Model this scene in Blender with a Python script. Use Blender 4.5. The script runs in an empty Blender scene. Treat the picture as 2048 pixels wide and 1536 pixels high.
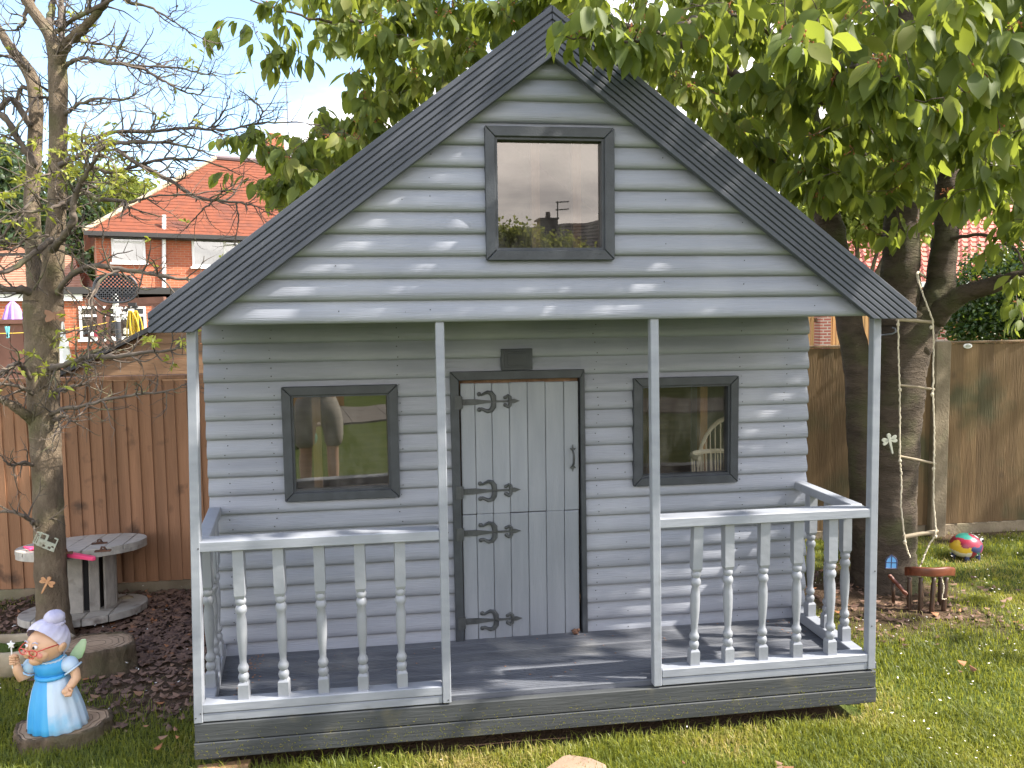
import bpy, bmesh, math, random
import numpy as np
from mathutils import Vector, Matrix, noise

random.seed(11)
rng = np.random.default_rng(11)
S = bpy.context.scene
COL = S.collection
R = math.radians

# ------------------------------------------------------------------ camera
CAM = np.array([-0.5392, -2.8305, 1.6])
YAW, PITCH, ROLL, FPX = -0.13692, -0.08087, -0.014015, 1600.0
_f = np.array([-math.sin(YAW)*math.cos(PITCH), math.cos(YAW)*math.cos(PITCH), math.sin(PITCH)])
_r = np.array([math.cos(YAW), math.sin(YAW), 0.0])
_u = np.cross(_r, _f)
CR = _r*math.cos(ROLL) + _u*math.sin(ROLL)
CU = np.cross(CR, _f)
cam = bpy.data.objects.new('camera', bpy.data.cameras.new('camera'))
COL.objects.link(cam)
m = Matrix.Identity(4)
for i in range(3):
    m[i][0], m[i][1], m[i][2], m[i][3] = CR[i], CU[i], -_f[i], CAM[i]
cam.matrix_world = m
cam.data.sensor_width = 36.0
cam.data.lens = FPX/2048*36.0
cam.data.clip_start = 0.05
cam.data.clip_end = 600
S.camera = cam


def see(px, py, depth):
    """world point seen at photo pixel (px, py) at the given depth in metres"""
    return CAM + (_f + CR*(px-1024)/FPX - CU*(py-768)/FPX)*depth


def proj(P):
    d = np.asarray(P) - CAM
    z = d @ _f
    return 1024 + FPX*(d @ CR)/z, 768 - FPX*(d @ CU)/z, z


# ------------------------------------------------------------------ sky, sun, exposure
SUN_EL, SUN_AZ = 47.0, -13.0          # azimuth measured from +X towards +Y
sd = Vector((math.cos(R(SUN_EL))*math.cos(R(SUN_AZ)), math.cos(R(SUN_EL))*math.sin(R(SUN_AZ)), math.sin(R(SUN_EL))))
W = bpy.data.worlds.new('World')
S.world = W
W.use_nodes = True
nt = W.node_tree
N, L = nt.nodes, nt.links
N.clear()
out = N.new('ShaderNodeOutputWorld')
bg = N.new('ShaderNodeBackground')
bg.inputs['Strength'].default_value = 0.13
sky = N.new('ShaderNodeTexSky')
sky.sky_type = 'NISHITA'
sky.sun_disc = False
sky.sun_elevation = R(SUN_EL)
sky.sun_rotation = R(90 - SUN_AZ)
sky.air_density = 1.0
sky.dust_density = 0.7
tc = N.new('ShaderNodeTexCoord')
sep = N.new('ShaderNodeSeparateXYZ')
L.new(tc.outputs['Generated'], sep.inputs[0])
add = N.new('ShaderNodeMath'); add.operation = 'ADD'; add.inputs[1].default_value = 0.22
L.new(sep.outputs['Z'], add.inputs[0])
dv = N.new('ShaderNodeVectorMath'); dv.operation = 'DIVIDE'
L.new(tc.outputs['Generated'], dv.inputs[0]); L.new(add.outputs[0], dv.inputs[1])
mp = N.new('ShaderNodeMapping'); mp.inputs['Location'].default_value = (1.3, 0.55, 0)
L.new(dv.outputs[0], mp.inputs[0])
nz = N.new('ShaderNodeTexNoise'); nz.inputs['Scale'].default_value = 1.1; nz.inputs['Detail'].default_value = 7; nz.inputs['Roughness'].default_value = .52
L.new(mp.outputs[0], nz.inputs[0])
# more cloud towards the horizon
hz = N.new('ShaderNodeMapRange'); hz.inputs['From Min'].default_value = 0.05; hz.inputs['From Max'].default_value = 0.42
hz.inputs['To Min'].default_value = 0.46; hz.inputs['To Max'].default_value = 0.0
L.new(sep.outputs['Z'], hz.inputs[0])
ad2 = N.new('ShaderNodeMath'); ad2.operation = 'ADD'
L.new(nz.outputs['Fac'], ad2.inputs[0]); L.new(hz.outputs[0], ad2.inputs[1])
dt_ = N.new('ShaderNodeVectorMath'); dt_.operation = 'DOT_PRODUCT'
nrm_ = N.new('ShaderNodeVectorMath'); nrm_.operation = 'NORMALIZE'
L.new(tc.outputs['Generated'], nrm_.inputs[0]); L.new(nrm_.outputs[0], dt_.inputs[0])
_d = see(300, -40, 1.0)-CAM; _d = _d/np.linalg.norm(_d)
dt_.inputs[1].default_value = tuple(_d)
gap = N.new('ShaderNodeMapRange'); gap.interpolation_type = 'SMOOTHSTEP'
gap.inputs['From Min'].default_value = math.cos(R(24)); gap.inputs['From Max'].default_value = math.cos(R(5)); gap.inputs['To Max'].default_value = -.38
L.new(dt_.outputs['Value'], gap.inputs[0])
ad3 = N.new('ShaderNodeMath'); ad3.operation = 'ADD'
L.new(ad2.outputs[0], ad3.inputs[0]); L.new(gap.outputs[0], ad3.inputs[1])
ad2 = ad3
cr = N.new('ShaderNodeMapRange'); cr.inputs['From Min'].default_value = 0.45; cr.inputs['From Max'].default_value = 0.66
cr.interpolation_type = 'SMOOTHSTEP'
L.new(ad2.outputs[0], cr.inputs[0])
nz2 = N.new('ShaderNodeTexNoise'); nz2.inputs['Scale'].default_value = 2.6; nz2.inputs['Detail'].default_value = 5
L.new(mp.outputs[0], nz2.inputs[0])
cc = N.new('ShaderNodeMix'); cc.data_type = 'RGBA'
cc.inputs['A'].default_value = (5.0, 4.85, 4.8, 1); cc.inputs['B'].default_value = (9.6, 9.1, 8.6, 1)
mr2 = N.new('ShaderNodeMapRange'); mr2.inputs['From Min'].default_value = .35; mr2.inputs['From Max'].default_value = .65
L.new(nz2.outputs['Fac'], mr2.inputs[0]); L.new(mr2.outputs[0], cc.inputs['Factor'])
mx = N.new('ShaderNodeMix'); mx.data_type = 'RGBA'
L.new(cr.outputs[0], mx.inputs['Factor']); L.new(sky.outputs[0], mx.inputs['A']); L.new(cc.outputs['Result'], mx.inputs['B'])
L.new(mx.outputs['Result'], bg.inputs['Color'])
L.new(bg.outputs[0], out.inputs[0])

sl = bpy.data.lights.new('sun', 'SUN')
sl.energy = 3.9
sl.angle = R(1.0)
sl.color = (1.0, 0.93, 0.82)
so = bpy.data.objects.new('sun', sl)
COL.objects.link(so)
so.rotation_euler = sd.to_track_quat('Z', 'Y').to_euler()

S.view_settings.view_transform = 'Standard'
S.view_settings.look = 'None'
S.view_settings.gamma = 1.0
S.view_settings.use_curve_mapping = False
S.view_settings.exposure = 1.8
S.render.engine = 'CYCLES'
S.cycles.max_bounces = 8
S.cycles.transparent_max_bounces = 16


# ------------------------------------------------------------------ materials
def nodes_of(name):
    mt = bpy.data.materials.new(name)
    mt.use_nodes = True
    t = mt.node_tree
    return mt, t.nodes, t.links, t.nodes['Principled BSDF'], t.nodes['Material Output']


def pmat(name, c1, c2=None, scale=6, stretch=(1, 1, 1), rough=.6, bump=0., bscale=40, bstretch=None, rand=0.,
         metal=0., lo=.35, hi=.65, spec=.5, c3=None, s3=3., lo3=.55, hi3=.7, detail=6, bdist=.01, knots=None):
    """object-space noise colour, optional second noise layer of stains, grain bump, per-object brightness variation"""
    mt, n, l, b, o = nodes_of(name)
    b.inputs['Roughness'].default_value = rough
    b.inputs['Metallic'].default_value = metal
    b.inputs['Specular IOR Level'].default_value = spec
    t = n.new('ShaderNodeTexCoord')
    mp = n.new('ShaderNodeMapping'); mp.inputs['Scale'].default_value = stretch
    l.new(t.outputs['Object'], mp.inputs[0])
    colour = None
    if c2 is not None:
        nz = n.new('ShaderNodeTexNoise'); nz.inputs['Scale'].default_value = scale; nz.inputs['Detail'].default_value = detail
        l.new(mp.outputs[0], nz.inputs[0])
        mr = n.new('ShaderNodeMapRange'); mr.inputs['From Min'].default_value = lo; mr.inputs['From Max'].default_value = hi
        l.new(nz.outputs['Fac'], mr.inputs[0])
        mx = n.new('ShaderNodeMix'); mx.data_type = 'RGBA'
        mx.inputs['A'].default_value = (*c1, 1); mx.inputs['B'].default_value = (*c2, 1)
        l.new(mr.outputs[0], mx.inputs['Factor'])
        colour = mx.outputs['Result']
    if c3 is not None:
        nz = n.new('ShaderNodeTexNoise'); nz.inputs['Scale'].default_value = s3; nz.inputs['Detail'].default_value = 8
        l.new(t.outputs['Object'], nz.inputs[0])
        mr = n.new('ShaderNodeMapRange'); mr.inputs['From Min'].default_value = lo3; mr.inputs['From Max'].default_value = hi3
        l.new(nz.outputs['Fac'], mr.inputs[0])
        mx = n.new('ShaderNodeMix'); mx.data_type = 'RGBA'
        if colour is None: mx.inputs['A'].default_value = (*c1, 1)
        else: l.new(colour, mx.inputs['A'])
        mx.inputs['B'].default_value = (*c3, 1)
        l.new(mr.outputs[0], mx.inputs['Factor'])
        colour = mx.outputs['Result']
    if knots:
        mpk = n.new('ShaderNodeMapping'); mpk.inputs['Scale'].default_value = knots[1]
        l.new(t.outputs['Object'], mpk.inputs[0])
        vo = n.new('ShaderNodeTexVoronoi'); vo.inputs['Scale'].default_value = knots[0]; vo.inputs['Randomness'].default_value = 1
        l.new(mpk.outputs[0], vo.inputs[0])
        mr = n.new('ShaderNodeMapRange'); mr.inputs['From Min'].default_value = .05; mr.inputs['From Max'].default_value = .16
        mr.inputs['To Min'].default_value = knots[2]; mr.inputs['To Max'].default_value = 0
        l.new(vo.outputs['Distance'], mr.inputs[0])
        mx = n.new('ShaderNodeMix'); mx.data_type = 'RGBA'
        l.new(colour, mx.inputs['A']); mx.inputs['B'].default_value = (c1[0]*.3, c1[1]*.28, c1[2]*.28, 1)
        l.new(mr.outputs[0], mx.inputs['Factor'])
        colour = mx.outputs['Result']
    if rand:
        oi = n.new('ShaderNodeObjectInfo')
        mr = n.new('ShaderNodeMapRange'); mr.inputs['To Min'].default_value = 1-rand; mr.inputs['To Max'].default_value = 1+rand
        l.new(oi.outputs['Random'], mr.inputs[0])
        hs = n.new('ShaderNodeHueSaturation')
        l.new(mr.outputs[0], hs.inputs['Value'])
        if colour is None: hs.inputs['Color'].default_value = (*c1, 1)
        else: l.new(colour, hs.inputs['Color'])
        colour = hs.outputs[0]
    if colour is None: b.inputs['Base Color'].default_value = (*c1, 1)
    else: l.new(colour, b.inputs['Base Color'])
    if bump:
        mp2 = n.new('ShaderNodeMapping'); mp2.inputs['Scale'].default_value = bstretch or stretch
        l.new(t.outputs['Object'], mp2.inputs[0])
        nz = n.new('ShaderNodeTexNoise'); nz.inputs['Scale'].default_value = bscale; nz.inputs['Detail'].default_value = 5
        l.new(mp2.outputs[0], nz.inputs[0])
        bp = n.new('ShaderNodeBump'); bp.inputs['Strength'].default_value = bump; bp.inputs['Distance'].default_value = bdist
        l.new(nz.outputs['Fac'], bp.inputs['Height'])
        l.new(bp.outputs[0], b.inputs['Normal'])
    return mt


def leafmat(name, ramp, attr=True, transl=.45, trcol=(.32, .42, .03), rough=.45):
    """leaf with real light passing through it; per-leaf natural colour from an attribute or the object's random number"""
    mt, n, l, b, o = nodes_of(name)
    b.inputs['Roughness'].default_value = rough
    b.inputs['Specular IOR Level'].default_value = .35
    if attr:
        a = n.new('ShaderNodeAttribute'); a.attribute_name = 'tint'; src = a.outputs['Fac']
    else:
        a = n.new('ShaderNodeObjectInfo'); src = a.outputs['Random']
    cr = n.new('ShaderNodeValToRGB')
    el = cr.color_ramp.elements
    while len(el) < len(ramp): el.new(.5)
    for e, (p, c) in zip(el, ramp):
        e.position = p; e.color = (*c, 1)
    l.new(src, cr.inputs[0])
    l.new(cr.outputs[0], b.inputs['Base Color'])
    if transl:
        tr = n.new('ShaderNodeBsdfTranslucent')
        tm = n.new('ShaderNodeMix'); tm.data_type = 'RGBA'; tm.inputs['Factor'].default_value = .6
        l.new(cr.outputs[0], tm.inputs['A']); tm.inputs['B'].default_value = (*trcol, 1)
        l.new(tm.outputs['Result'], tr.inputs['Color'])
        mx = n.new('ShaderNodeMixShader'); mx.inputs[0].default_value = transl
        l.new(b.outputs[0], mx.inputs[1]); l.new(tr.outputs[0], mx.inputs[2])
        l.new(mx.outputs[0], o.inputs['Surface'])
    return mt


def glassmat(name, refl, tint=(.9, .9, .88), rough=.0, wavy=0., glow=(1, 1, 1)):
    mt, n, l, b, o = nodes_of(name)
    n.remove(b)
    fr = n.new('ShaderNodeFresnel'); fr.inputs['IOR'].default_value = 1.5
    mu = n.new('ShaderNodeMath'); mu.operation = 'MULTIPLY'; mu.inputs[1].default_value = refl; mu.use_clamp = True
    l.new(fr.outputs[0], mu.inputs[0])
    tr = n.new('ShaderNodeBsdfTransparent'); tr.inputs[0].default_value = (*tint, 1)
    gl = n.new('ShaderNodeBsdfGlossy'); gl.inputs['Roughness'].default_value = rough; gl.inputs['Color'].default_value = (*glow, 1)
    if wavy:
        t = n.new('ShaderNodeTexCoord')
        nz = n.new('ShaderNodeTexNoise'); nz.inputs['Scale'].default_value = 5; nz.inputs['Detail'].default_value = 1
        l.new(t.outputs['Object'], nz.inputs[0])
        bp = n.new('ShaderNodeBump'); bp.inputs['Strength'].default_value = wavy; bp.inputs['Distance'].default_value = .01
        l.new(nz.outputs['Fac'], bp.inputs['Height']); l.new(bp.outputs[0], gl.inputs['Normal'])
    mx = n.new('ShaderNodeMixShader')
    l.new(mu.outputs[0], mx.inputs[0]); l.new(tr.outputs[0], mx.inputs[1]); l.new(gl.outputs[0], mx.inputs[2])
    # thin film of dust, thicker in streaks and specks
    t2 = n.new('ShaderNodeTexCoord'); m2 = n.new('ShaderNodeMapping'); m2.inputs['Scale'].default_value = (1, 1, .45)
    l.new(t2.outputs['Object'], m2.inputs[0])
    nd = n.new('ShaderNodeTexNoise'); nd.inputs['Scale'].default_value = 13; nd.inputs['Detail'].default_value = 9; nd.inputs['Roughness'].default_value = .7
    l.new(m2.outputs[0], nd.inputs[0])
    md = n.new('ShaderNodeMapRange'); md.inputs['From Min'].default_value = .42; md.inputs['From Max'].default_value = .85; md.inputs['To Min'].default_value = .012; md.inputs['To Max'].default_value = .17
    l.new(nd.outputs['Fac'], md.inputs[0])
    df = n.new('ShaderNodeBsdfDiffuse'); df.inputs[0].default_value = (.55, .52, .47, 1)
    mz = n.new('ShaderNodeMixShader')
    l.new(md.outputs[0], mz.inputs[0]); l.new(mx.outputs[0], mz.inputs[1]); l.new(df.outputs[0], mz.inputs[2])
    l.new(mz.outputs[0], o.inputs['Surface'])
    return mt


def barkmat(name, c1, c2, c3, sc=14, bump=.8, stretch=(1, 1, .35)):
    mt, n, l, b, o = nodes_of(name)
    b.inputs['Roughness'].default_value = .9
    b.inputs['Specular IOR Level'].default_value = .2
    t = n.new('ShaderNodeTexCoord')
    mp = n.new('ShaderNodeMapping'); mp.inputs['Scale'].default_value = stretch
    l.new(t.outputs['Object'], mp.inputs[0])
    v = n.new('ShaderNodeTexVoronoi'); v.inputs['Scale'].default_value = sc*2.2
    nz = n.new('ShaderNodeTexNoise'); nz.inputs['Scale'].default_value = sc; nz.inputs['Detail'].default_value = 9; nz.inputs['Roughness'].default_value = .65
    dis = n.new('ShaderNodeMix'); dis.data_type = 'RGBA'; dis.inputs['Factor'].default_value = .25
    l.new(mp.outputs[0], nz.inputs[0])
    l.new(mp.outputs[0], dis.inputs['A']); l.new(nz.outputs['Color'], dis.inputs['B'])
    l.new(dis.outputs['Result'], v.inputs[0])
    m1 = n.new('ShaderNodeMix'); m1.data_type = 'RGBA'; m1.inputs['A'].default_value = (*c1, 1); m1.inputs['B'].default_value = (*c2, 1)
    mr = n.new('ShaderNodeMapRange'); mr.inputs['From Min'].default_value = .35; mr.inputs['From Max'].default_value = .65
    l.new(nz.outputs['Fac'], mr.inputs[0]); l.new(mr.outputs[0], m1.inputs['Factor'])
    n3 = n.new('ShaderNodeTexNoise'); n3.inputs['Scale'].default_value = 5; n3.inputs['Detail'].default_value = 7
    l.new(t.outputs['Object'], n3.inputs[0])
    m3r = n.new('ShaderNodeMapRange'); m3r.inputs['From Min'].default_value = .5; m3r.inputs['From Max'].default_value = .68
    l.new(n3.outputs['Fac'], m3r.inputs[0])
    m2 = n.new('ShaderNodeMix'); m2.data_type = 'RGBA'; m2.inputs['B'].default_value = (*c3, 1)
    l.new(m1.outputs['Result'], m2.inputs['A']); l.new(m3r.outputs[0], m2.inputs['Factor'])
    l.new(m2.outputs['Result'], b.inputs['Base Color'])
    ad = n.new('ShaderNodeMath'); ad.operation = 'ADD'
    l.new(v.outputs['Distance'], ad.inputs[0]); l.new(nz.outputs['Fac'], ad.inputs[1])
    bp = n.new('ShaderNodeBump'); bp.inputs['Strength'].default_value = bump; bp.inputs['Distance'].default_value = .012
    l.new(ad.outputs[0], bp.inputs['Height']); l.new(bp.outputs[0], b.inputs['Normal'])
    return mt


def brickmat(name, c1, c2, mortar, bw=.225, bh=.075, axis='x'):
    mt, n, l, b, o = nodes_of(name)
    b.inputs['Roughness'].default_value = .85
    t = n.new('ShaderNodeTexCoord')
    sp = n.new('ShaderNodeSeparateXYZ'); l.new(t.outputs['Object'], sp.inputs[0])
    cb = n.new('ShaderNodeCombineXYZ')
    if axis == 'x': l.new(sp.outputs['X'], cb.inputs[0])
    else: l.new(sp.outputs['Y'], cb.inputs[0])
    l.new(sp.outputs['Z'], cb.inputs[1])
    br = n.new('ShaderNodeTexBrick')
    br.inputs['Scale'].default_value = 1; br.inputs['Brick Width'].default_value = bw; br.inputs['Row Height'].default_value = bh
    br.inputs['Mortar Size'].default_value = .008; br.inputs['Color1'].default_value = (*c1, 1); br.inputs['Color2'].default_value = (*c2, 1)
    br.inputs['Mortar'].default_value = (*mortar, 1)
    l.new(cb.outputs[0], br.inputs[0])
    nz = n.new('ShaderNodeTexNoise'); nz.inputs['Scale'].default_value = .9; nz.inputs['Detail'].default_value = 6
    l.new(t.outputs['Object'], nz.inputs[0])
    hs = n.new('ShaderNodeHueSaturation')
    mr = n.new('ShaderNodeMapRange'); mr.inputs['To Min'].default_value = .7; mr.inputs['To Max'].default_value = 1.3
    l.new(nz.outputs['Fac'], mr.inputs[0]); l.new(mr.outputs[0], hs.inputs['Value']); l.new(br.outputs['Color'], hs.inputs['Color'])
    l.new(hs.outputs[0], b.inputs['Base Color'])
    bp = n.new('ShaderNodeBump'); bp.inputs['Strength'].default_value = .5; bp.inputs['Distance'].default_value = .01; bp.invert = True
    l.new(br.outputs['Fac'], bp.inputs['Height']); l.new(bp.outputs[0], b.inputs['Normal'])
    return mt


M = {}
PAINT = (.36, .385, .42)
M['log_paint'] = pmat('log_paint', (.206, .221, .262), (.250, .267, .312), 3, (.5, 6, 8), .40, .4, 14, (.8, 10, 22), rand=.05, c3=(.305, .32, .36), s3=2.2, lo3=.5, hi3=.8, bdist=.006)
M['trim_paint'] = pmat('trim_paint', (.222, .238, .276), (.262, .28, .318), 4, (2, 2, 6), .5, .12, 25, (12, 12, 2), rand=.04, c3=(.20, .21, .225), s3=14, lo3=.62, hi3=.75)
M['rail_paint'] = pmat('rail_paint', (.222, .238, .276), (.262, .28, .318), 4, (2, 2, 6), .5, .10, 12, (1.2, 9, 9), rand=.04, c3=(.20, .21, .225), s3=18, lo3=.64, hi3=.75)
M['spindle_paint'] = pmat('spindle_paint', (.215, .229, .258), (.252, .266, .297), 10, (1, 1, 1), .42, .15, 40, rand=.05)
M['door_paint'] = pmat('door_paint', (.204, .222, .256), (.238, .257, .292), 5, (5, 5, .6), .5, .25, 22, (14, 14, 1), rand=.05)
M['dark_trim'] = pmat('dark_trim', (.028, .033, .041), (.042, .049, .059), 5, (3, 3, 3), .5, .15, 18, (8, 8, 8), rand=.08, c3=(.065, .072, .082), s3=9, lo3=.66, hi3=.85)
M['barge'] = pmat('barge', (.048, .055, .074), (.063, .071, .092), 6, (1, 1, 1), .6, .06, 30, (1, 1, 1), c3=(.15, .16, .17), s3=30, lo3=.70, hi3=.82)
M['fascia'] = pmat('fascia', (.036, .040, .043), (.054, .059, .063), 4, (.6, 1, 5), .7, .22, 10, (1, 5, 10), rand=.1, c3=(.10, .095, .07), s3=9, lo3=.58, hi3=.8)
M['deck'] = pmat('deck', (.066, .072, .090), (.10, .108, .128), 5, (.5, 3, 3), .62, .35, 16, (.6, 12, 4), rand=.12, c3=(.2, .2, .2), s3=4, lo3=.55, hi3=.8)
M['iron'] = pmat('iron', (.038, .042, .046), (.060, .066, .070), 30, rough=.5, bump=.2, bscale=80)
M['nail'] = pmat('nail', (.04, .04, .042), rough=.6)
M['wood_raw'] = pmat('wood_raw', (.20, .11, .055), (.33, .20, .105), 6, (6, 6, .5), .7, .2, 20, (10, 10, 1))
M['lining'] = pmat('lining', (.11, .07, .045), (.17, .11, .07), 5, (1, 1, 8), .8)
M['felt'] = pmat('felt', (.03, .032, .035), (.05, .052, .055), 40, rough=.95, bump=.4, bscale=200)
M['glass_up'] = glassmat('glass_up', 3.4, (.5, .47, .44), 0., .035, (1, .93, .88))
M['glass_low'] = glassmat('glass_low', 4.2, (.75, .75, .7), 0., .05, (1, .98, .92))
M['glass_right'] = glassmat('glass_right', 1.0, (.88, .88, .84), 0., .05, (1, .98, .92))
M['glass_far'] = glassmat('glass_far', 6, (.5, .5, .5))
M['white'] = pmat('white', (.8, .8, .79), rough=.4)
M['wicker'] = pmat('wicker', (.62, .57, .46), (.75, .70, .58), 20, rough=.6)
M['fence_brown'] = pmat('fence_brown', (.225, .110, .055), (.31, .157, .083), 3, (5, 5, .45), .75, .35, 12, (9, 9, .8), rand=.16, knots=(5.5, (1.3, .6, .8), .45), c3=(.085, .045, .026), s3=6, lo3=.6, hi3=.72)
M['fence_old'] = pmat('fence_old', (.120, .072, .031), (.185, .118, .055), 3, (4, 4, .4), .8, .35, 12, (9, 9, .8), rand=.15, knots=(5, (1.2, .6, .8), .4), c3=(.075, .066, .028), s3=2.6, lo3=.52, hi3=.68)
M['concrete'] = pmat('concrete', (.165, .13, .085), (.235, .19, .13), 9, rough=.9, bump=.4, bscale=60, c3=(.18, .17, .10), s3=5)
M['slat_orange'] = pmat('slat_orange', (.50, .27, .10), (.62, .36, .15), 4, (6, 6, .6), .7, rand=.12)
M['table_wood'] = pmat('table_wood', (.38, .35, .31), (.49, .455, .405), 5, (3, 9, 3), .75, .3, 20, (3, 14, 3), rand=.06, c3=(.16, .13, .11), s3=9, lo3=.6, hi3=.75)
M['rust'] = pmat('rust', (.07, .035, .022), (.13, .06, .035), 40, rough=.85, bump=.3)
M['stone'] = pmat('stone', (.30, .24, .16), (.42, .35, .25), 8, rough=.9, bump=.5, bscale=30, c3=(.15, .14, .08), s3=6)
M['stump_top'] = pmat('stump_top', (.27, .18, .115), (.40, .285, .19), 7, rough=.85, bump=.3, bscale=50, c3=(.12, .085, .05), s3=6)
M['stump_bark'] = barkmat('stump_bark', (.15, .11, .075), (.36, .265, .18), (.22, .19, .11), 26, 1.0, (1, 1, .4))
M['bark_left'] = barkmat('bark_left', (.18, .135, .095), (.32, .25, .175), (.19, .18, .09), 18, 1., (1, 1, .45))
M['twig_left'] = pmat('twig_left', (.085, .066, .055), (.15, .12, .095), 20, rough=.9, c3=(.17, .17, .08), s3=8, lo3=.55, hi3=.7)
M['bark_cherry'] = barkmat('bark_cherry', (.065, .050, .038), (.135, .105, .08), (.10, .098, .05), 12, 1., (.5, .5, 1.6))
M['twig_cherry'] = pmat('twig_cherry', (.07, .05, .04), (.13, .10, .075), 20, rough=.8)
M['rope'] = pmat('rope', (.55, .48, .36), (.68, .61, .48), 60, (1, 1, .4), .9, .5, 120)
M['rung'] = pmat('rung', (.26, .21, .14), (.38, .31, .22), 8, (.6, 6, 6), .75, .2, 30)
M['chair_wood'] = pmat('chair_wood', (.10, .026, .014), (.19, .058, .03), 7, (1, 5, 5), .35)
M['chair_dark'] = pmat('chair_dark', (.045, .025, .016), (.075, .04, .025), 9, rough=.4)
M['pink'] = pmat('pink', (.80, .075, .20), rough=.35)
M['orange_orn'] = pmat('orange_orn', (.52, .26, .12), (.60, .32, .16), 20, rough=.6)
M['brown_orn'] = pmat('brown_orn', (.25, .13, .075), (.31, .165, .10), 20, rough=.7)
M['grey_orn'] = pmat('grey_orn', (.34, .36, .30), (.42, .43, .37), 20, rough=.7)
M['plate'] = pmat('plate', (.30, .32, .25), (.40, .40, .33), 25, rough=.6, c3=(.17, .14, .09), s3=20)
M['sky_blue'] = pmat('sky_blue', (.16, .42, .80), rough=.4)
M['black'] = pmat('black', (.015, .015, .017), rough=.5)
M['brick_red'] = brickmat('brick_red', (.42, .115, .05), (.33, .085, .04), (.36, .20, .13))
M['brick_pier'] = brickmat('brick_pier', (.34, .10, .07), (.28, .08, .06), (.42, .33, .27), .12, .042)
M['tile_red'] = pmat('tile_red', (.185, .050, .021), (.14, .039, .018), 5, rough=.9, c3=(.10, .034, .022), s3=1.2, bump=.4, bscale=9)
M['tile_pink'] = pmat('tile_pink', (.50, .20, .15), (.42, .15, .11), 5, rough=.8)
M['tile_brown'] = pmat('tile_brown', (.30, .14, .085), (.38, .19, .12), 6, rough=.85)
M['gutter'] = pmat('gutter', (.03, .028, .028), rough=.5)
M['terracotta'] = pmat('terracotta', (.50, .18, .09), (.42, .14, .07), 6, rough=.8)
M['lead'] = pmat('lead', (.16, .12, .13), rough=.7)
M['aerial'] = pmat('aerial', (.18, .19, .21), rough=.4, metal=.6)
M['shed'] = pmat('shed', (.20, .115, .06), (.28, .17, .095), 4, (.5, 5, 6), .8, .3, 14, (1, 8, 10), rand=.08)
M['pergola'] = pmat('pergola', (.13, .055, .035), (.17, .075, .05), 6, rough=.7)
M['purple'] = pmat('purple', (.36, .20, .56), (.44, .26, .64), 12, rough=.8)
M['yellow'] = pmat('yellow', (.55, .38, .03), rough=.5)
M['teal'] = pmat('teal', (.15, .55, .60), rough=.4)
M['plastic_black'] = pmat('plastic_black', (.035, .037, .045), rough=.5)
M['curtain'] = pmat('curtain', (.62, .60, .56), (.72, .70, .66), 12, (8, 1, 1), .9)
M['room_dark'] = pmat('room_dark', (.06, .055, .05), rough=.9)
M['wall_brown'] = pmat('wall_brown', (.19, .085, .06), (.24, .11, .08), 4, rough=.85)
M['bud'] = leafmat('bud', [(0, (.20, .24, .03)), (.5, (.28, .32, .05)), (1, (.36, .36, .09))], True, .4, (.5, .5, .05))
CH = [(0, (.078, .112, .030)), (.45, (.118, .162, .040)), (.8, (.16, .20, .048)), (1, (.23, .24, .06))]
M['leaf'] = leafmat('leaf', CH, True, .52, (.42, .48, .05), .58)
M['leaf_single'] = leafmat('leaf_single', CH, False, .52, (.44, .50, .05), .55)
M['leaf_conifer'] = leafmat('leaf_conifer', [(0, (.026, .048, .026)), (1, (.06, .095, .045))], True, .2)
M['leaf_light'] = leafmat('leaf_light', [(0, (.13, .17, .035)), (1, (.24, .27, .07))], True, .5, (.5, .55, .1))
M['leaf_ivy'] = leafmat('leaf_ivy', [(0, (.018, .040, .014)), (1, (.045, .085, .022))], True, .2, rough=.3)
M['grass_blade'] = leafmat('grass_blade', [(0, (.085, .115, .018)), (.4, (.165, .195, .028)), (.75, (.26, .265, .05)), (1, (.42, .33, .13))], True, .45, (.46, .46, .05), .5)
M['dead_leaf'] = leafmat('dead_leaf', [(0, (.085, .050, .038)), (.5, (.20, .12, .088)), (.85, (.24, .145, .095)), (1, (.38, .16, .07))], True, .1, (.2, .1, .04), .75)
M['petal'] = pmat('petal', (.78, .74, .68), rough=.6)
M['stalk'] = pmat('stalk', (.36, .10, .04), (.46, .17, .06), 30, rough=.6)
M['skin_doll'] = pmat('skin_doll', (.62, .36, .21), (.66, .40, .245), 12, rough=.45)
M['cheek'] = pmat('cheek', (.70, .27, .21), rough=.5)
M['lilac'] = pmat('lilac', (.42, .40, .54), (.58, .56, .68), 16, rough=.45)
M['dress_blue'] = pmat('dress_blue', (.025, .30, .68), (.09, .44, .76), 10, (1, 1, .3), .45)
M['dress_pale'] = pmat('dress_pale', (.38, .55, .74), (.56, .67, .78), 9, (1, 1, .25), .45, c3=(.20, .50, .74), s3=6, lo3=.52, hi3=.66)
M['red_plastic'] = pmat('red_plastic', (.62, .06, .05), rough=.3)
M['wing_green'] = pmat('wing_green', (.22, .52, .10), (.62, .74, .52), 9, rough=.4)
M['tan_stone'] = pmat('tan_stone', (.24, .165, .115), (.31, .22, .155), 7, rough=.9, bump=.4, bscale=40)
M['mustard'] = pmat('mustard', (.75, .48, .05), rough=.3)
M['crimson'] = pmat('crimson', (.28, .02, .045), rough=.3)
M['magenta'] = pmat('magenta', (.33, .04, .16), rough=.3)
M['teal_green'] = pmat('teal_green', (.03, .20, .16), rough=.3)
M['navy'] = pmat('navy', (.05, .06, .14), rough=.3)
M['skin'] = pmat('skin', (.50, .30, .21), rough=.5)
M['shorts'] = pmat('shorts', (.30, .28, .25), (.36, .33, .30), 8, rough=.9)
M['tee'] = pmat('tee', (.05, .05, .055), rough=.9)
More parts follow.
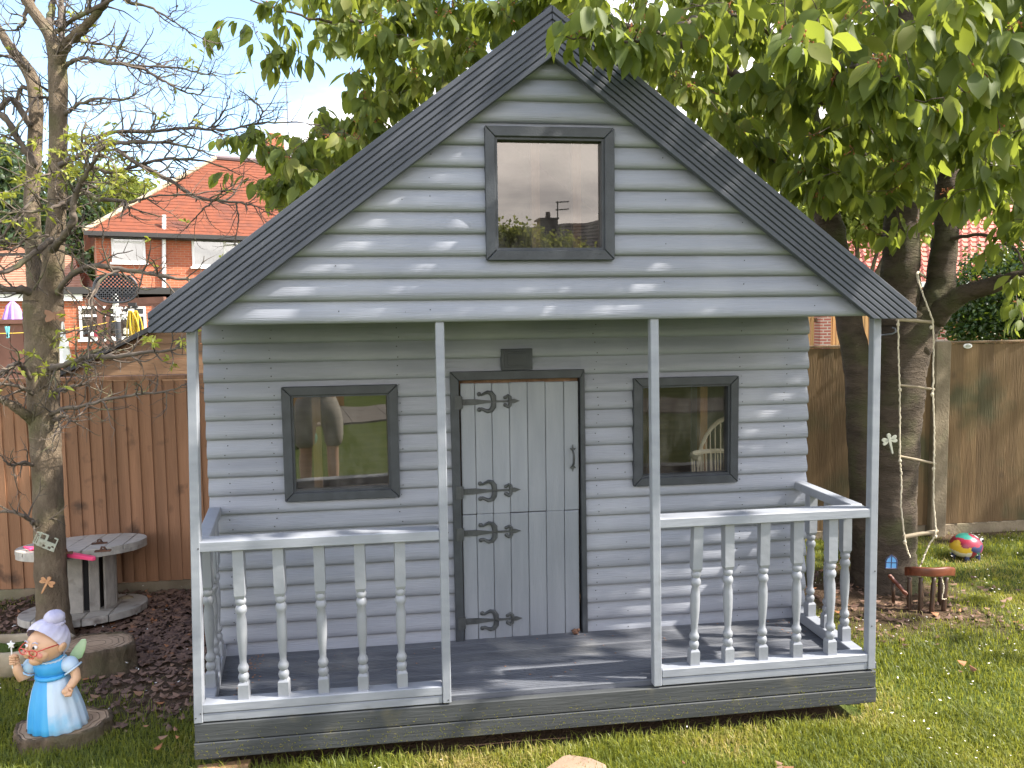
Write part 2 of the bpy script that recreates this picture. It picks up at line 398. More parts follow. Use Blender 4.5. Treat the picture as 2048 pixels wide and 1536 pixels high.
M['patio'] = pmat('patio', (.13, .115, .10), (.17, .15, .13), 4, rough=.9)
M['roof_dark'] = pmat('roof_dark', (.07, .06, .06), (.10, .085, .08), 4, rough=.85)


# ------------------------------------------------------------------ mesh helpers
def link(o, parent=None):
    COL.objects.link(o)
    if parent is not None:
        o.parent = parent
    return o


def tag(o, label=None, cat=None, group=None, kind=None):
    if label: o['label'] = label
    if cat: o['category'] = cat
    if group: o['group'] = group
    if kind: o['kind'] = kind
    return o


def thing(name, label, cat, loc=(0, 0, 0), rz=0., group=None):
    o = bpy.data.objects.new(name, None)
    o.empty_display_size = .1
    o.location = loc
    o.rotation_euler = (0, 0, rz)
    COL.objects.link(o)
    return tag(o, label, cat, group)


def np_mesh(name, V, F, mat, tint=None, smooth=False):
    """fast mesh from arrays; F is an (n,k) array of equal-sided faces or a list of such arrays"""
    Fs = F if isinstance(F, list) else [F]
    me = bpy.data.meshes.new(name)
    V = np.ascontiguousarray(V, dtype=np.float32)
    me.vertices.add(len(V)); me.vertices.foreach_set('co', V.ravel())
    idx = np.concatenate([f.ravel() for f in Fs]).astype(np.int32)
    tot = np.concatenate([np.full(len(f), f.shape[1]) for f in Fs]).astype(np.int32)
    st = np.concatenate([[0], np.cumsum(tot)[:-1]]).astype(np.int32)
    me.loops.add(len(idx)); me.loops.foreach_set('vertex_index', idx)
    me.polygons.add(len(tot)); me.polygons.foreach_set('loop_start', st); me.polygons.foreach_set('loop_total', tot)
    if smooth: me.polygons.foreach_set('use_smooth', np.ones(len(tot), dtype=bool))
    me.materials.append(mat)
    if tint is not None:
        a = me.attributes.new('tint', 'FLOAT', 'POINT')
        a.data.foreach_set('value', np.ascontiguousarray(tint, dtype=np.float32))
    me.update(calc_edges=True)
    return me


class MB:
    def __init__(s):
        s.V, s.F, s.mi, s.mats, s.T = [], [], [], [], []
        s.cur = 0

    def use(s, mat):
        if mat not in s.mats: s.mats.append(mat)
        s.cur = s.mats.index(mat); return s

    def add(s, V, F):
        b = len(s.V)
        s.V += [tuple(v) for v in V]
        s.F += [tuple(i+b for i in f) for f in F]
        s.mi += [s.cur]*len(F)
        return s

    def box(s, x0, x1, y0, y1, z0, z1):
        return s.add([(x, y, z) for x in (x0, x1) for y in (y0, y1) for z in (z0, z1)],
                     [(0, 1, 3, 2), (4, 6, 7, 5), (0, 4, 5, 1), (2, 3, 7, 6), (0, 2, 6, 4), (1, 5, 7, 3)])

    def obox(s, c, sz, mat3):
        c = Vector(c); pts = []
        for x in (-.5, .5):
            for y in (-.5, .5):
                for z in (-.5, .5):
                    pts.append(c + mat3 @ Vector((x*sz[0], y*sz[1], z*sz[2])))
        return s.add(pts, [(0, 1, 3, 2), (4, 6, 7, 5), (0, 4, 5, 1), (2, 3, 7, 6), (0, 2, 6, 4), (1, 5, 7, 3)])

    def bar(s, a, b, w, h=None, up=(0, 0, 1)):
        a, b = Vector(a), Vector(b); h = h or w
        d = (b-a).normalized(); r = d.cross(Vector(up))
        if r.length < 1e-4: r = d.cross(Vector((1, 0, 0)))
        r.normalize(); u = r.cross(d)
        pts = [p + r*(i*w/2) + u*(j*h/2) for p in (a, b) for i, j in ((-1, -1), (1, -1), (1, 1), (-1, 1))]
        return s.add(pts, [(3, 2, 1, 0), (4, 5, 6, 7), (0, 1, 5, 4), (1, 2, 6, 5), (2, 3, 7, 6), (3, 0, 4, 7)])

    def prism(s, poly, fn, d0, d1):
        """poly: 2D outline; fn(a, b, d) -> 3D"""
        n = len(poly)
        V = [fn(a, b, d0) for a, b in poly] + [fn(a, b, d1) for a, b in poly]
        F = [tuple(range(n))[::-1], tuple(range(n, 2*n))] + [(i, (i+1) % n, n+(i+1) % n, n+i) for i in range(n)]
        return s.add(V, F)

    def xz(s, poly, y0, y1):
        return s.prism(poly, lambda a, b, d: (a, d, b), y0, y1)

    def tube(s, path, radii, n=8, cap=True):
        path = [Vector(p) for p in path]
        if not hasattr(radii, '__len__'): radii = [radii]*len(path)
        V, F = [], []
        ref = Vector((.31, .17, .93))
        for i, p in enumerate(path):
            d = (path[min(i+1, len(path)-1)] - path[max(i-1, 0)])
            d = d.normalized() if d.length > 1e-9 else Vector((0, 0, 1))
            if i == 0:
                r = d.cross(ref)
                if r.length < .05: r = d.cross(Vector((1, 0, 0)))
            else:
                r = r - d*r.dot(d)
                if r.length < 1e-5: r = d.cross(ref)
            r.normalize(); u = d.cross(r)
            for k in range(n):
                a = 2*math.pi*k/n
                V.append(p + (r*math.cos(a) + u*math.sin(a))*radii[i])
        for i in range(len(path)-1):
            for k in range(n):
                k2 = (k+1) % n
                F.append((i*n+k, i*n+k2, (i+1)*n+k2, (i+1)*n+k))
        if cap:
            F.append(tuple(range(n))[::-1]); F.append(tuple(range((len(path)-1)*n, len(path)*n)))
        return s.add(V, F)

    def lathe(s, prof, c=(0, 0, 0), n=12, fr=None, cap=True):
        """prof: (radius, z) list; fr(a, t) scales the radius"""
        V, F = [], []
        for i, (r, z) in enumerate(prof):
            for k in range(n):
                a = 2*math.pi*k/n
                q = r*(fr(a, i/(len(prof)-1)) if fr else 1)
                V.append((c[0]+q*math.cos(a), c[1]+q*math.sin(a), c[2]+z))
        for i in range(len(prof)-1):
            for k in range(n):
                k2 = (k+1) % n
                F.append((i*n+k, i*n+k2, (i+1)*n+k2, (i+1)*n+k))
        if cap:
            F.append(tuple(range(n))[::-1]); F.append(tuple(range((len(prof)-1)*n, len(prof)*n)))
        return s.add(V, F)

    def ell(s, c, r, n=14, mnr=10, rot=None, fn=None):
        if not hasattr(r, '__len__'): r = (r, r, r)
        rot = rot or Matrix.Identity(3)
        c = Vector(c); V, F = [], []
        for i in range(mnr+1):
            t = math.pi*(i+.02*(i == 0)-.02*(i == mnr))/mnr
            for k in range(n):
                a = 2*math.pi*k/n
                d = Vector((math.sin(t)*math.cos(a), math.sin(t)*math.sin(a), math.cos(t)))
                q = fn(d) if fn else 1
                V.append(c + rot @ Vector((d.x*r[0]*q, d.y*r[1]*q, d.z*r[2]*q)))
        for i in range(mnr):
            for k in range(n):
                k2 = (k+1) % n
                F.append((i*n+k, (i+1)*n+k, (i+1)*n+k2, i*n+k2))
        F.append(tuple(range(n))); F.append(tuple(range(mnr*n, (mnr+1)*n))[::-1])
        return s.add(V, F)

    def build(s, name, mat=None, parent=None, smooth=False, bevel=0., seg=1, mesh_only=False):
        me = bpy.data.meshes.new(name)
        me.from_pydata(s.V, [], s.F)
        for mm in (s.mats or [mat]): me.materials.append(mm)
        if s.mats: me.polygons.foreach_set('material_index', s.mi)
        if smooth: me.polygons.foreach_set('use_smooth', [True]*len(me.polygons))
        me.update()
        if smooth == 'auto':
            me.set_sharp_from_angle(angle=R(40))
        if mesh_only: return me
        o = link(bpy.data.objects.new(name, me), parent)
        if bevel:
            bv = o.modifiers.new('bevel', 'BEVEL'); bv.width = bevel; bv.segments = seg; bv.limit_method = 'ANGLE'; bv.angle_limit = R(50)
        return o


def clip_poly(poly, a, b, c):
    """keep a*x + b*z <= c"""
    res = []
    for i in range(len(poly)):
        p, q = poly[i], poly[(i+1) % len(poly)]
        dp, dq = a*p[0]+b*p[1]-c, a*q[0]+b*q[1]-c
        if dp <= 0: res.append(p)
        if dp*dq < 0:
            t = dp/(dp-dq); res.append((p[0]+(q[0]-p[0])*t, p[1]+(q[1]-p[1])*t))
    return res


def obj_from(me, name, parent=None, mtx=None):
    o = link(bpy.data.objects.new(name, me), parent)
    if mtx is not None: o.matrix_local = mtx
    return o


# ------------------------------------------------------------------ ground
def fbm(x, y, s, o=3, seed=0.):
    return noise.fractal(Vector((x*s+seed, y*s-seed*.7, seed*1.3)), 1.0, 2.0, o)


def soil(x, y):
    """1 = bare soil, 0 = grass"""
    n = fbm(x, y, 2.2, 4, 3.1)*.42
    a = 0.
    # bed between the left fence and the playhouse
    dx = (x+1.60)/.60; dy = (y-1.46)/.86
    a = max(a, 1.35-math.hypot(dx, dy*.9)+n)
    a = max(a, 1.0-math.hypot((x+2.5)/.8, (y-1.75)/.5)+n)
    a = max(a, 1.15-math.hypot((x-2.1)/.65, (y-1.3)/.75)+n)
    a = max(a, .62-math.hypot((x-3.6)/1.9, (y-2.35)/.35)+n)
    a = max(a, .35-math.hypot((x-1.1)/.7, (y+.55)/.18)+n*1.3)
    if -1.27 < x < 1.22 and .05 < y < 1.9: a = 1.2
    return min(1., max(0., a*1.6))


def gz(x, y):
    return .012*fbm(x, y, 1.1, 2, 9.)+ .006*fbm(x, y, 6., 2, 4.)


gx = np.concatenate([-np.geomspace(200, 5.2, 14), np.arange(-5, 5.01, .07), np.geomspace(5.2, 200, 14)])
gy = np.concatenate([-np.geomspace(200, 4.2, 14), np.arange(-4, 3.01, .07), np.geomspace(3.2, 300, 14)])
GX, GY = np.meshgrid(gx, gy, indexing='ij')
gv = np.zeros((GX.size, 3)); gv[:, 0] = GX.ravel(); gv[:, 1] = GY.ravel()
gt = np.zeros(len(gv))
for i, (x, y, _) in enumerate(gv):
    if abs(x) < 5.1 and -4.1 < y < 3.1:
        gv[i, 2] = gz(x, y)*min(1, max(0, (5-abs(x))))
        gt[i] = soil(x, y)
nx_, ny_ = len(gx), len(gy)
ii, jj = np.meshgrid(np.arange(nx_-1), np.arange(ny_-1), indexing='ij')
q = (ii*ny_+jj).ravel()
gf = np.stack([q, q+ny_, q+ny_+1, q+1], 1)
mt, n, l, b, o = nodes_of('ground')
b.inputs['Roughness'].default_value = .95
b.inputs['Specular IOR Level'].default_value = .1
a = n.new('ShaderNodeAttribute'); a.attribute_name = 'tint'
t = n.new('ShaderNodeTexCoord')
nz = n.new('ShaderNodeTexNoise'); nz.inputs['Scale'].default_value = 9; nz.inputs['Detail'].default_value = 9
l.new(t.outputs['Object'], nz.inputs[0])
nb = n.new('ShaderNodeTexNoise'); nb.inputs['Scale'].default_value = 60; nb.inputs['Detail'].default_value = 6
l.new(t.outputs['Object'], nb.inputs[0])
g1 = n.new('ShaderNodeMix'); g1.data_type = 'RGBA'; g1.inputs['A'].default_value = (.045, .07, .016, 1); g1.inputs['B'].default_value = (.10, .125, .03, 1)
l.new(nz.outputs['Fac'], g1.inputs['Factor'])
s1 = n.new('ShaderNodeMix'); s1.data_type = 'RGBA'; s1.inputs['A'].default_value = (.05, .032, .022, 1); s1.inputs['B'].default_value = (.12, .08, .052, 1)
l.new(nb.outputs['Fac'], s1.inputs['Factor'])
g2 = n.new('ShaderNodeMix'); g2.data_type = 'RGBA'
l.new(a.outputs['Fac'], g2.inputs['Factor']); l.new(g1.outputs['Result'], g2.inputs['A']); l.new(s1.outputs['Result'], g2.inputs['B'])
l.new(g2.outputs['Result'], b.inputs['Base Color'])
bp = n.new('ShaderNodeBump'); bp.inputs['Strength'].default_value = .8; bp.inputs['Distance'].default_value = .02
l.new(nb.outputs['Fac'], bp.inputs['Height']); l.new(bp.outputs[0], b.inputs['Normal'])
M['ground'] = mt
ground = link(bpy.data.objects.new('ground', np_mesh('ground', gv, gf, M['ground'], gt, True)))
tag(ground, kind='structure')


def grass_patch(count, x0, x1, y0, y1, hscale=1.):
    xs = rng.uniform(x0, x1, count); ys = rng.uniform(y0, y1, count)
    keep = np.ones(count, bool); yel = np.zeros(count)
    for i in range(count):
        s = soil(xs[i], ys[i])
        if rng.random() < s*1.02: keep[i] = False
        yel[i] = fbm(xs[i], ys[i], 1.7, 3, 21.)
    xs, ys, yel = xs[keep], ys[keep], yel[keep]
    k = len(xs)
    zs = np.array([gz(x, y) for x, y in zip(xs, ys)])
    h = rng.uniform(.018, .042, k)*hscale*(1+.5*np.clip(-yel, -.5, .6))
    a = rng.uniform(0, 2*np.pi, k); lean = rng.uniform(.1, 1.1, k)
    w = rng.uniform(.0011, .0022, k)
    dx, dy = np.cos(a), np.sin(a); px, py = -dy*w, dx*w
    V = np.zeros((k, 5, 3)); 
    V[:, 0] = np.stack([xs-px, ys-py, zs], 1); V[:, 1] = np.stack([xs+px, ys+py, zs], 1)
    mx_, my_ = xs+dx*h*lean*.35, ys+dy*h*lean*.35
    V[:, 2] = np.stack([mx_+px*.8, my_+py*.8, zs+h*.62], 1); V[:, 3] = np.stack([mx_-px*.8, my_-py*.8, zs+h*.62], 1)
    V[:, 4] = np.stack([xs+dx*h*lean, ys+dy*h*lean, zs+h*np.clip(1.05-lean*.35, .5, 1)], 1)
    tint = np.clip(.40+yel*.8+rng.normal(0, .17, k), 0, 1)
    base = np.arange(k)*5
    return V.reshape(-1, 3), np.stack([base, base+1, base+2, base+3], 1), np.stack([base+3, base+2, base+4], 1), np.repeat(tint, 5)


def join_np(parts):
    Vs, Qs, Ts, tt, b = [], [], [], [], 0
    for V, Q, T, t in parts:
        Vs.append(V); Qs.append(Q+b); Ts.append(T+b); tt.append(t); b += len(V)
    return np.concatenate(Vs), [np.concatenate(Qs), np.concatenate(Ts)], np.concatenate(tt)


parts = [grass_patch(52000, -1.45, 1.75, -.75, .0), grass_patch(48000, 1.28, 3.2, -.7, 1.2), grass_patch(26000, 1.9, 4.6, 1.0, 2.4, .9),
         grass_patch(26000, -2.6, -1.3, -.2, 1.1), grass_patch(9000, -3.4, -2.3, .4, 2.1, 1.2), grass_patch(9000, -2.6, 3.4, -1.6, -.75),
         grass_patch(2600, -1.34, 1.32, -.10, .03, 1.6), grass_patch(500, 1.26, 1.34, 0, .9, 1.6)]
V, F, tt = join_np(parts)
grass = link(bpy.data.objects.new('grass', np_mesh('grass', V, F, M['grass_blade'], tt)))
tag(grass, 'short mown lawn grass in front of and beside the grey playhouse', 'grass', kind='stuff')


def scatter_flat(count, sampler, size, curl, zoff=.004):
    V, F, tt = [], [], []
    for _ in range(count):
        x, y, tn = sampler()
        z = gz(x, y)+zoff+random.random()*zoff*3
        s = size*random.uniform(.5, 1.2); a = random.random()*6.28; t1, t2 = random.uniform(-.6, .6), random.uniform(-.6, .6)
        b = len(V); ca, sa = math.cos(a), math.sin(a); wd = s*random.uniform(.35, .6); cu = curl*random.uniform(.2, 1.4)*s
        for u, v, c in ((-1, 0, cu), (-.3, -1, 0), (.5, -.8, cu*.3), (1.1, 0, cu), (.5, .8, cu*.4), (-.3, 1, 0)):
            lx, ly = u*s, v*wd
            V.append((x+lx*ca-ly*sa, y+lx*sa+ly*ca, z+c+max(-.002, (lx*t1+ly*t2)*.5)))
        F.append([b, b+1, b+2, b+3]); F.append([b, b+3, b+4, b+5]); tt += [tn]*6
    return np.array(V), np.array(F), np.array(tt)


def smp_litter():
    while True:
        if random.random() < .72: x, y = random.uniform(-2.25, -1.2), random.uniform(.35, 2.08)
        elif random.random() < .5: x, y = random.uniform(-3.2, -2.1), random.uniform(1.2, 2.08)
        else: x, y = random.uniform(1.35, 3.0), random.uniform(.5, 2.2)
        s = soil(x, y)
        if x < 0 and y < 1.0: s *= .35
        if random.random() < s: return x, y, min(1, max(0, random.gauss(.42, .25)))


V, F, tt = scatter_flat(5200, smp_litter, .021, .5)
lit = link(bpy.data.objects.new('leaf_litter', np_mesh('leaf_litter', V, F, M['dead_leaf'], tt)))
tag(lit, 'dark brown fallen leaves covering the bare bed beside the playhouse', 'leaf litter', kind='stuff')


def smp_petal():
    while True:
        x, y = random.uniform(-2.6, 4.4), random.uniform(-.7, 2.3)
        if -1.31 < x < 1.3 and y > -.02: continue
        d = .12+.9*fbm(x, y, 2.2, 2, 40.)
        if x > 1.2 or x < -1.2: d += .25
        if random.random() < d: return x, y, 0


V, F, tt = scatter_flat(760, smp_petal, .0062, .3, .014)
pet = link(bpy.data.objects.new('fallen_petals', np_mesh('fallen_petals', V, F, M['petal'], tt)))
tag(pet, 'small white fallen petals scattered over the lawn and bed', 'petals', kind='stuff')


def smp_dry():
    pts = [(-1.38, .22), (-1.42, .18), (.35, -.16), (-1.55, .35), (1.75, -.1), (1.9, .3), (.75, -.3), (-.2, -.32), (2.3, .2), (2.0, -.25)]
    x, y = random.choice(pts); return x+random.gauss(0, .035), y+random.gauss(0, .03), random.uniform(.8, 1)


V, F, tt = scatter_flat(17, smp_dry, .017, .9, .016)
dl = link(bpy.data.objects.new('dry_leaves', np_mesh('dry_leaves', V, F, M['dead_leaf'], tt)))
tag(dl, 'few orange brown dry leaves lying on the grass near the playhouse', 'leaves', kind='stuff')

# ------------------------------------------------------------------ the playhouse
house = thing('playhouse', 'grey wooden playhouse with log-lap boards, dark trim and a railed porch', 'playhouse')
LOGP = [(0, .008), (.012, .0160), (.045, .0212), (.15, .0258), (.33, .0256), (.53, .0217), (.74, .0158), (.9, .0112), (1, .0086)]


def logo(t):
    for (a, y0), (b_, y1) in zip(LOGP, LOGP[1:]):
        if t <= b_: return y0+(y1-y0)*(t-a)/(b_-a)
    return LOGP[-1][1]


def log_piece(mb, z0, h, xl, xr, Y, ta=0., tb=1.):
    ts = [ta]+[t for t, _ in LOGP if ta < t < tb]+[tb]
    V = []
    for t in ts:
        z = z0+h*t; y = Y-logo(t)
        V += [(xl(z), y, z), (xr(z), y, z), (xl(z), Y+.006, z), (xr(z), Y+.006, z)]
    F = []
    for i in range(len(ts)-1):
        a = i*4; c = a+4
        F += [(a, a+1, c+1, c), (a+3, a+2, c+2, c+3), (a, c, c+2, a+2), (a+1, a+3, c+3, c+1)]
    e = (len(ts)-1)*4
    F += [(0, 2, 3, 1), (e, e+1, e+3, e+2)]
    mb.add(V, F)


def log_wall(z0, h, count, Y, xl, xr, holes, name, jit=.0012):
    for k in range(count):
        za = z0+k*h; zb = za+h
        yj = Y+random.uniform(-jit, jit)
        def piece(*a):
            mb = MB(); log_piece(mb, *a); mb.build(name, M['log_paint'], house, 'auto')
        if xr(za+.01)-xl(za+.01) < .02: continue
        cuts = sorted([hh for hh in holes if hh[2] < zb and hh[3] > za])
        cur = xl
        for (hx0, hx1, hz0, hz1) in cuts:
            piece(za, h, cur, (lambda z, v=hx0: v), yj)
            if hz0 > za+.002: piece(za, h, (lambda z, v=hx0: v), (lambda z, v=hx1: v), yj, 0, (hz0-za)/h)
            if hz1 < zb-.002: piece(za, h, (lambda z, v=hx0: v), (lambda z, v=hx1: v), yj, (hz1-za)/h, 1)
            cur = (lambda z, v=hx1: v)
        piece(za, h, cur, xr, yj)


SL = .757                                  # roof slope
def gw(z): return max(.0, min(1.262, (2.585-z)/SL))
log_wall(1.5935, .0765, 13, .013, lambda z: -gw(z), lambda z: gw(z), [(-.215, .205, 1.835, 2.24)], 'log_board')
log_wall(.185, .0782, 19, .562, lambda z: -1.335, lambda z: 1.272,
         [(-1.0, -.59, .888, 1.311), (-.318, .228, .1, 1.36), (.482, .905, .893, 1.318)], 'log_board')
# side and rear walls, floor, inside lining and loft floor
for sx in (-1, 1):
    mb = MB()
    X = -1.327 if sx < 0 else 1.264
    for k in range(18):
        za = .185+k*.0782
        ts = [t for t, _ in LOGP]
        V = []
        for t, y in LOGP:
            z = za+.0782*t
            V += [(X+sx*(y-.012), .575, z), (X+sx*(y-.012), 1.9, z)]
        if sx > 0 and .82 < za+.04 < 1.31:  # unseen opening, added to let sunlight in onto the chair
            V2 = V; V = []
            for ya, yb in ((.575, .70), (1.22, 1.9)):
                mb.add([(v[0], ya if v[1] < .6 else yb, v[2]) for v in V2], [(2*i, 2*i+1, 2*i+3, 2*i+2) for i in range(len(ts)-1)])
            continue
        mb.add(V, [(2*i, 2*i+1, 2*i+3, 2*i+2) if sx > 0 else (2*i+1, 2*i, 2*i+2, 2*i+3) for i in range(len(ts)-1)])
    if sx > 0:
        mb.box(X-.03, X-.014, .575, .70, .19, 1.6); mb.box(X-.03, X-.014, 1.22, 1.9, .19, 1.6)
        mb.box(X-.03, X-.014, .70, 1.22, .19, .81); mb.box(X-.03, X-.014, .70, 1.22, 1.28, 1.6)
    else:
        mb.box(X+.014, X+.03, .575, 1.9, .19, 1.6)
    mb.build('side_wall', M['log_paint'], house)
mb = MB(); mb.box(-1.33, 1.27, 1.9, 1.92, .18, 1.6); mb.xz([(-1.262, 1.602), (1.262, 1.602), (0, 2.57)], 1.9, 1.92)
mb.build('rear_wall', M['log_paint'], house)
mb = MB(); mb.box(-1.29, 1.22, 1.875, 1.895, .2, 1.58); mb.box(-1.295, -1.28, .58, 1.87, .2, 1.58); mb.box(-1.3, 1.22, .572, 1.895, .19, .21)
mb.build('inside_lining', M['lining'], house)
mb = MB(); mb.box(-1.25, 1.23, .03, 1.89, 1.604, 1.616); mb.build('porch_ceiling', M['log_paint'], house)
mb = MB()
for x, y in ((-.9, .6), (-.1, .6), (1.0, .6), (1.2, 1.2), (.95, 1.82), (-.4, 1.85)):
    mb.box(x-.018, x+.018, y, y+.035, .21, 1.57)
mb.box(.972, 1.012, 1.08, 1.12, .21, 1.57)
mb.build('wall_stud', M['wood_raw'], house)
mb = MB(); mb.box(-.065, -.035, .03, .06, 1.60, 2.5); mb.box(.085, .115, .03, .06, 1.6, 2.4); mb.build('gable_stud', M['wood_raw'], house)
mb = MB(); mb.xz([(-1.2, 1.6), (1.2, 1.6), (0, 2.52)], 1.3, 1.32); mb.build('loft_partition', M['lining'], house)

# roof slabs and ribbed bargeboards
for sx in (-1, 1):
    t_ = .02
    mb = MB()
    poly = [(0, 2.658), (sx*1.352, 2.658-1.352*SL), (sx*1.352, 2.638-1.352*SL), (0, 2.638-.006)]
    if sx > 0: poly = poly[::-1]
    mb.xz(poly, -.028, 1.98)
    rf = mb.build('roof', M['felt'], house)
    # bargeboard
    nl = math.hypot(1, SL)
    dirp = (sx/nl, -SL/nl)                  # down the slope
    nrm = (-sx*SL/nl, -1/nl)                # from the outer edge inwards
    O = (0, 2.667)
    mb = MB()
    wtot, nr = .136, 7
    pitch = wtot/nr
    def strip(p0, p1):
        a = [(O[0]+nrm[0]*p0-dirp[0]*.3, O[1]+nrm[1]*p0-dirp[1]*.3), (O[0]+nrm[0]*p0+dirp[0]*2.2, O[1]+nrm[1]*p0+dirp[1]*2.2),
             (O[0]+nrm[0]*p1+dirp[0]*2.2, O[1]+nrm[1]*p1+dirp[1]*2.2), (O[0]+nrm[0]*p1-dirp[0]*.3, O[1]+nrm[1]*p1-dirp[1]*.3)]
        a = clip_poly(a, -sx, 0, -.0008); a = clip_poly(a, sx, 0, 1.362 if sx < 0 else 1.38)
        return clip_poly(a, 0, -1, -1.571 if sx < 0 else -1.582)
    pl = strip(0, wtot)
    mb.xz(pl[::-1] if sx < 0 else pl, -.048, -.03)
    for k in range(nr):
        p0 = k*pitch+(.0 if k == 0 else .0022); p1 = (k+1)*pitch-(.0 if k == nr-1 else .0022)
        pl = strip(p0, p1)
        mb.xz(pl[::-1] if sx < 0 else pl, -.056, -.047)
    mb.build('bargeboard', M['barge'], house, bevel=.0018)
mb = MB(); mb.xz([(-.03, 2.655), (0, 2.678), (.03, 2.655), (0, 2.664)], -.03, 1.98); mb.build('ridge_cap', M['felt'], house)

# posts
for (xt, xb, zt, zb) in ((-1.239, -1.277, 1.66, .2), (-.403, -.405, 1.594, .203), (.380, .394, 1.594, .203), (1.258, 1.266, 1.66, .205)):
    mb = MB(); w = .0155
    V = [(x+i*w, y, z) for (x, z) in ((xb, zb), (xt, zt)) for i, y in ((-1, 0), (1, 0), (1, .036), (-1, .036))]
    mb.add(V, [(3, 2, 1, 0), (4, 5, 6, 7), (0, 1, 5, 4), (1, 2, 6, 5), (2, 3, 7, 6), (3, 0, 4, 7)])
    mb.build('post', M['trim_paint'], house, bevel=.0025)

# deck boards, fascia, bearers
for k in range(6):
    y0 = .034+k*.0905
    mb = MB(); y1 = y0+.0865
    prof = [(y0, .190), (y0, .2135), (y0+.003, .2165)]
    for g in range(1, 6):
        yc = y0+g*.0865/6
        prof += [(yc-.003, .2165), (yc-.002, .2135), (yc+.002, .2135), (yc+.003, .2165)]
    prof += [(y1-.003, .2165), (y1, .2135), (y1, .19)]
    x1 = 1.307 if k == 0 else 1.272
    mb.prism([(a, b_) for a, b_ in prof][::-1], lambda a, b_, d: (d, a, b_), -1.262-.132*y0, x1)
    mb.build('deck_board', M['deck'], house)
mb = MB(); mb.box(-1.292, 1.286, .001, .03, .1305, .197); mb.build('fascia_board', M['fascia'], house, bevel=.003)
mb = MB(); mb.box(-1.296, 1.289, .0, .03, .068, .1275); mb.build('fascia_board', M['fascia'], house, bevel=.003)
mb = MB()
for x in (-1.25, -.45, .4, 1.22): mb.box(x-.03, x+.03, .05, 1.88, .04, .185)
mb.box(-1.25, 1.25, .06, .09, .07, .185)
mb.build('bearer', M['fascia'], house)
mb = MB(); mb.box(-1.33, -1.31, .575, 1.9, .06, .19); mb.box(1.262, 1.282, .034, 1.9, .07, .19); mb.build('side_skirt', M['fascia'], house)

# railings
SPROF = [(.0145, 0), (.0145, .06), (.012, .068), (.0145, .078), (.0165, .088), (.0145, .098), (.0105, .104), (.0145, .112), (.0165, .122), (.0145, .132),
         (.0105, .14), (.0105, .16), (.0125, .19), (.0150, .235), (.0158, .275), (.0150, .31), (.0118, .335), (.0165, .345), (.0175, .356), (.0155, .366), (.0115, .373), (.0155, .381), (.0165, .391), (.0135, .40)]


def spindle_mesh(h):
    mb = MB()
    mb.box(-.0185, .0185, -.0185, .0185, 0, .052)
    mb.add([(sx*a, sy*a, z) for a, z in ((.0185, .052), (.0128, .062)) for sx, sy in ((-1, -1), (1, -1), (1, 1), (-1, 1))],
           [(0, 1, 5, 4), (1, 2, 6, 5), (2, 3, 7, 6), (3, 0, 4, 7)])
    mb.lathe([(r_*1.17, .052+(z-.06)*.92) for r_, z in SPROF[2:]], n=14)
    zt = .052+(.40-.06)*.92
    mb.add([(sx*a, sy*a, z) for a, z in ((.0128, zt-.003), (.0185, zt+.012)) for sx, sy in ((-1, -1), (1, -1), (1, 1), (-1, 1))],
           [(0, 1, 5, 4), (1, 2, 6, 5), (2, 3, 7, 6), (3, 0, 4, 7)])
    mb.box(-.0185, .0185, -.0185, .0185, zt+.012, h)
    return mb.build('spindle', M['spindle_paint'], smooth='auto', mesh_only=True)


spm = spindle_mesh(.5445)
def railing(hr, br, sp):
    for nm, lst in (('handrail', hr), ('bottom_rail', br)):
        for args in lst:
            if args[0] == 'skew':
                _, y0, y1, z0, z1, xa, xb = args; k0, k1 = -.132*y0, -.132*y1
                mb = MB(); mb.prism([(xa+k0, y0), (xb+k0, y0), (xb+k1, y1), (xa+k1, y1)], lambda a, b_, d: (a, b_, d), z0, z1)
            else:
                mb = MB().box(*args)
            mb.build(nm, M['rail_paint'], house, bevel=.003)
    for x, y in sp:
        o = obj_from(spm, 'spindle', house)
        o.location = (x, y, .2675); o.rotation_euler = (random.gauss(0, .004), random.gauss(0, .006), random.gauss(0, .06))


railing([(-1.258, -.419, .0015, .08, .8105, .847), ('skew', .081, .552, .811, .8475, -1.266, -1.218)],
        [(-1.262, -.421, .0015, .058, .234, .2675), (-1.262, -.421, .004, .058, .2015, .2315), ('skew', .059, .552, .220, .267, -1.268, -1.222)],
        [(-1.124, .034), (-.985, .034), (-.846, .034), (-.705, .034), (-.566, .034), (-1.262, .15), (-1.280, .29), (-1.298, .43)])
railing([(.397, 1.25, .0015, .08, .8125, .849), (1.212, 1.262, .081, .58, .812, .8485)],
        [(.410, 1.251, .0015, .058, .234, .2675), (.410, 1.251, .004, .058, .2025, .2315), (1.208, 1.262, .059, .55, .220, .267)],
        [(.546, .034), (.685, .034), (.823, .034), (.966, .034), (1.108, .034), (1.236, .15), (1.236, .29), (1.236, .43)])


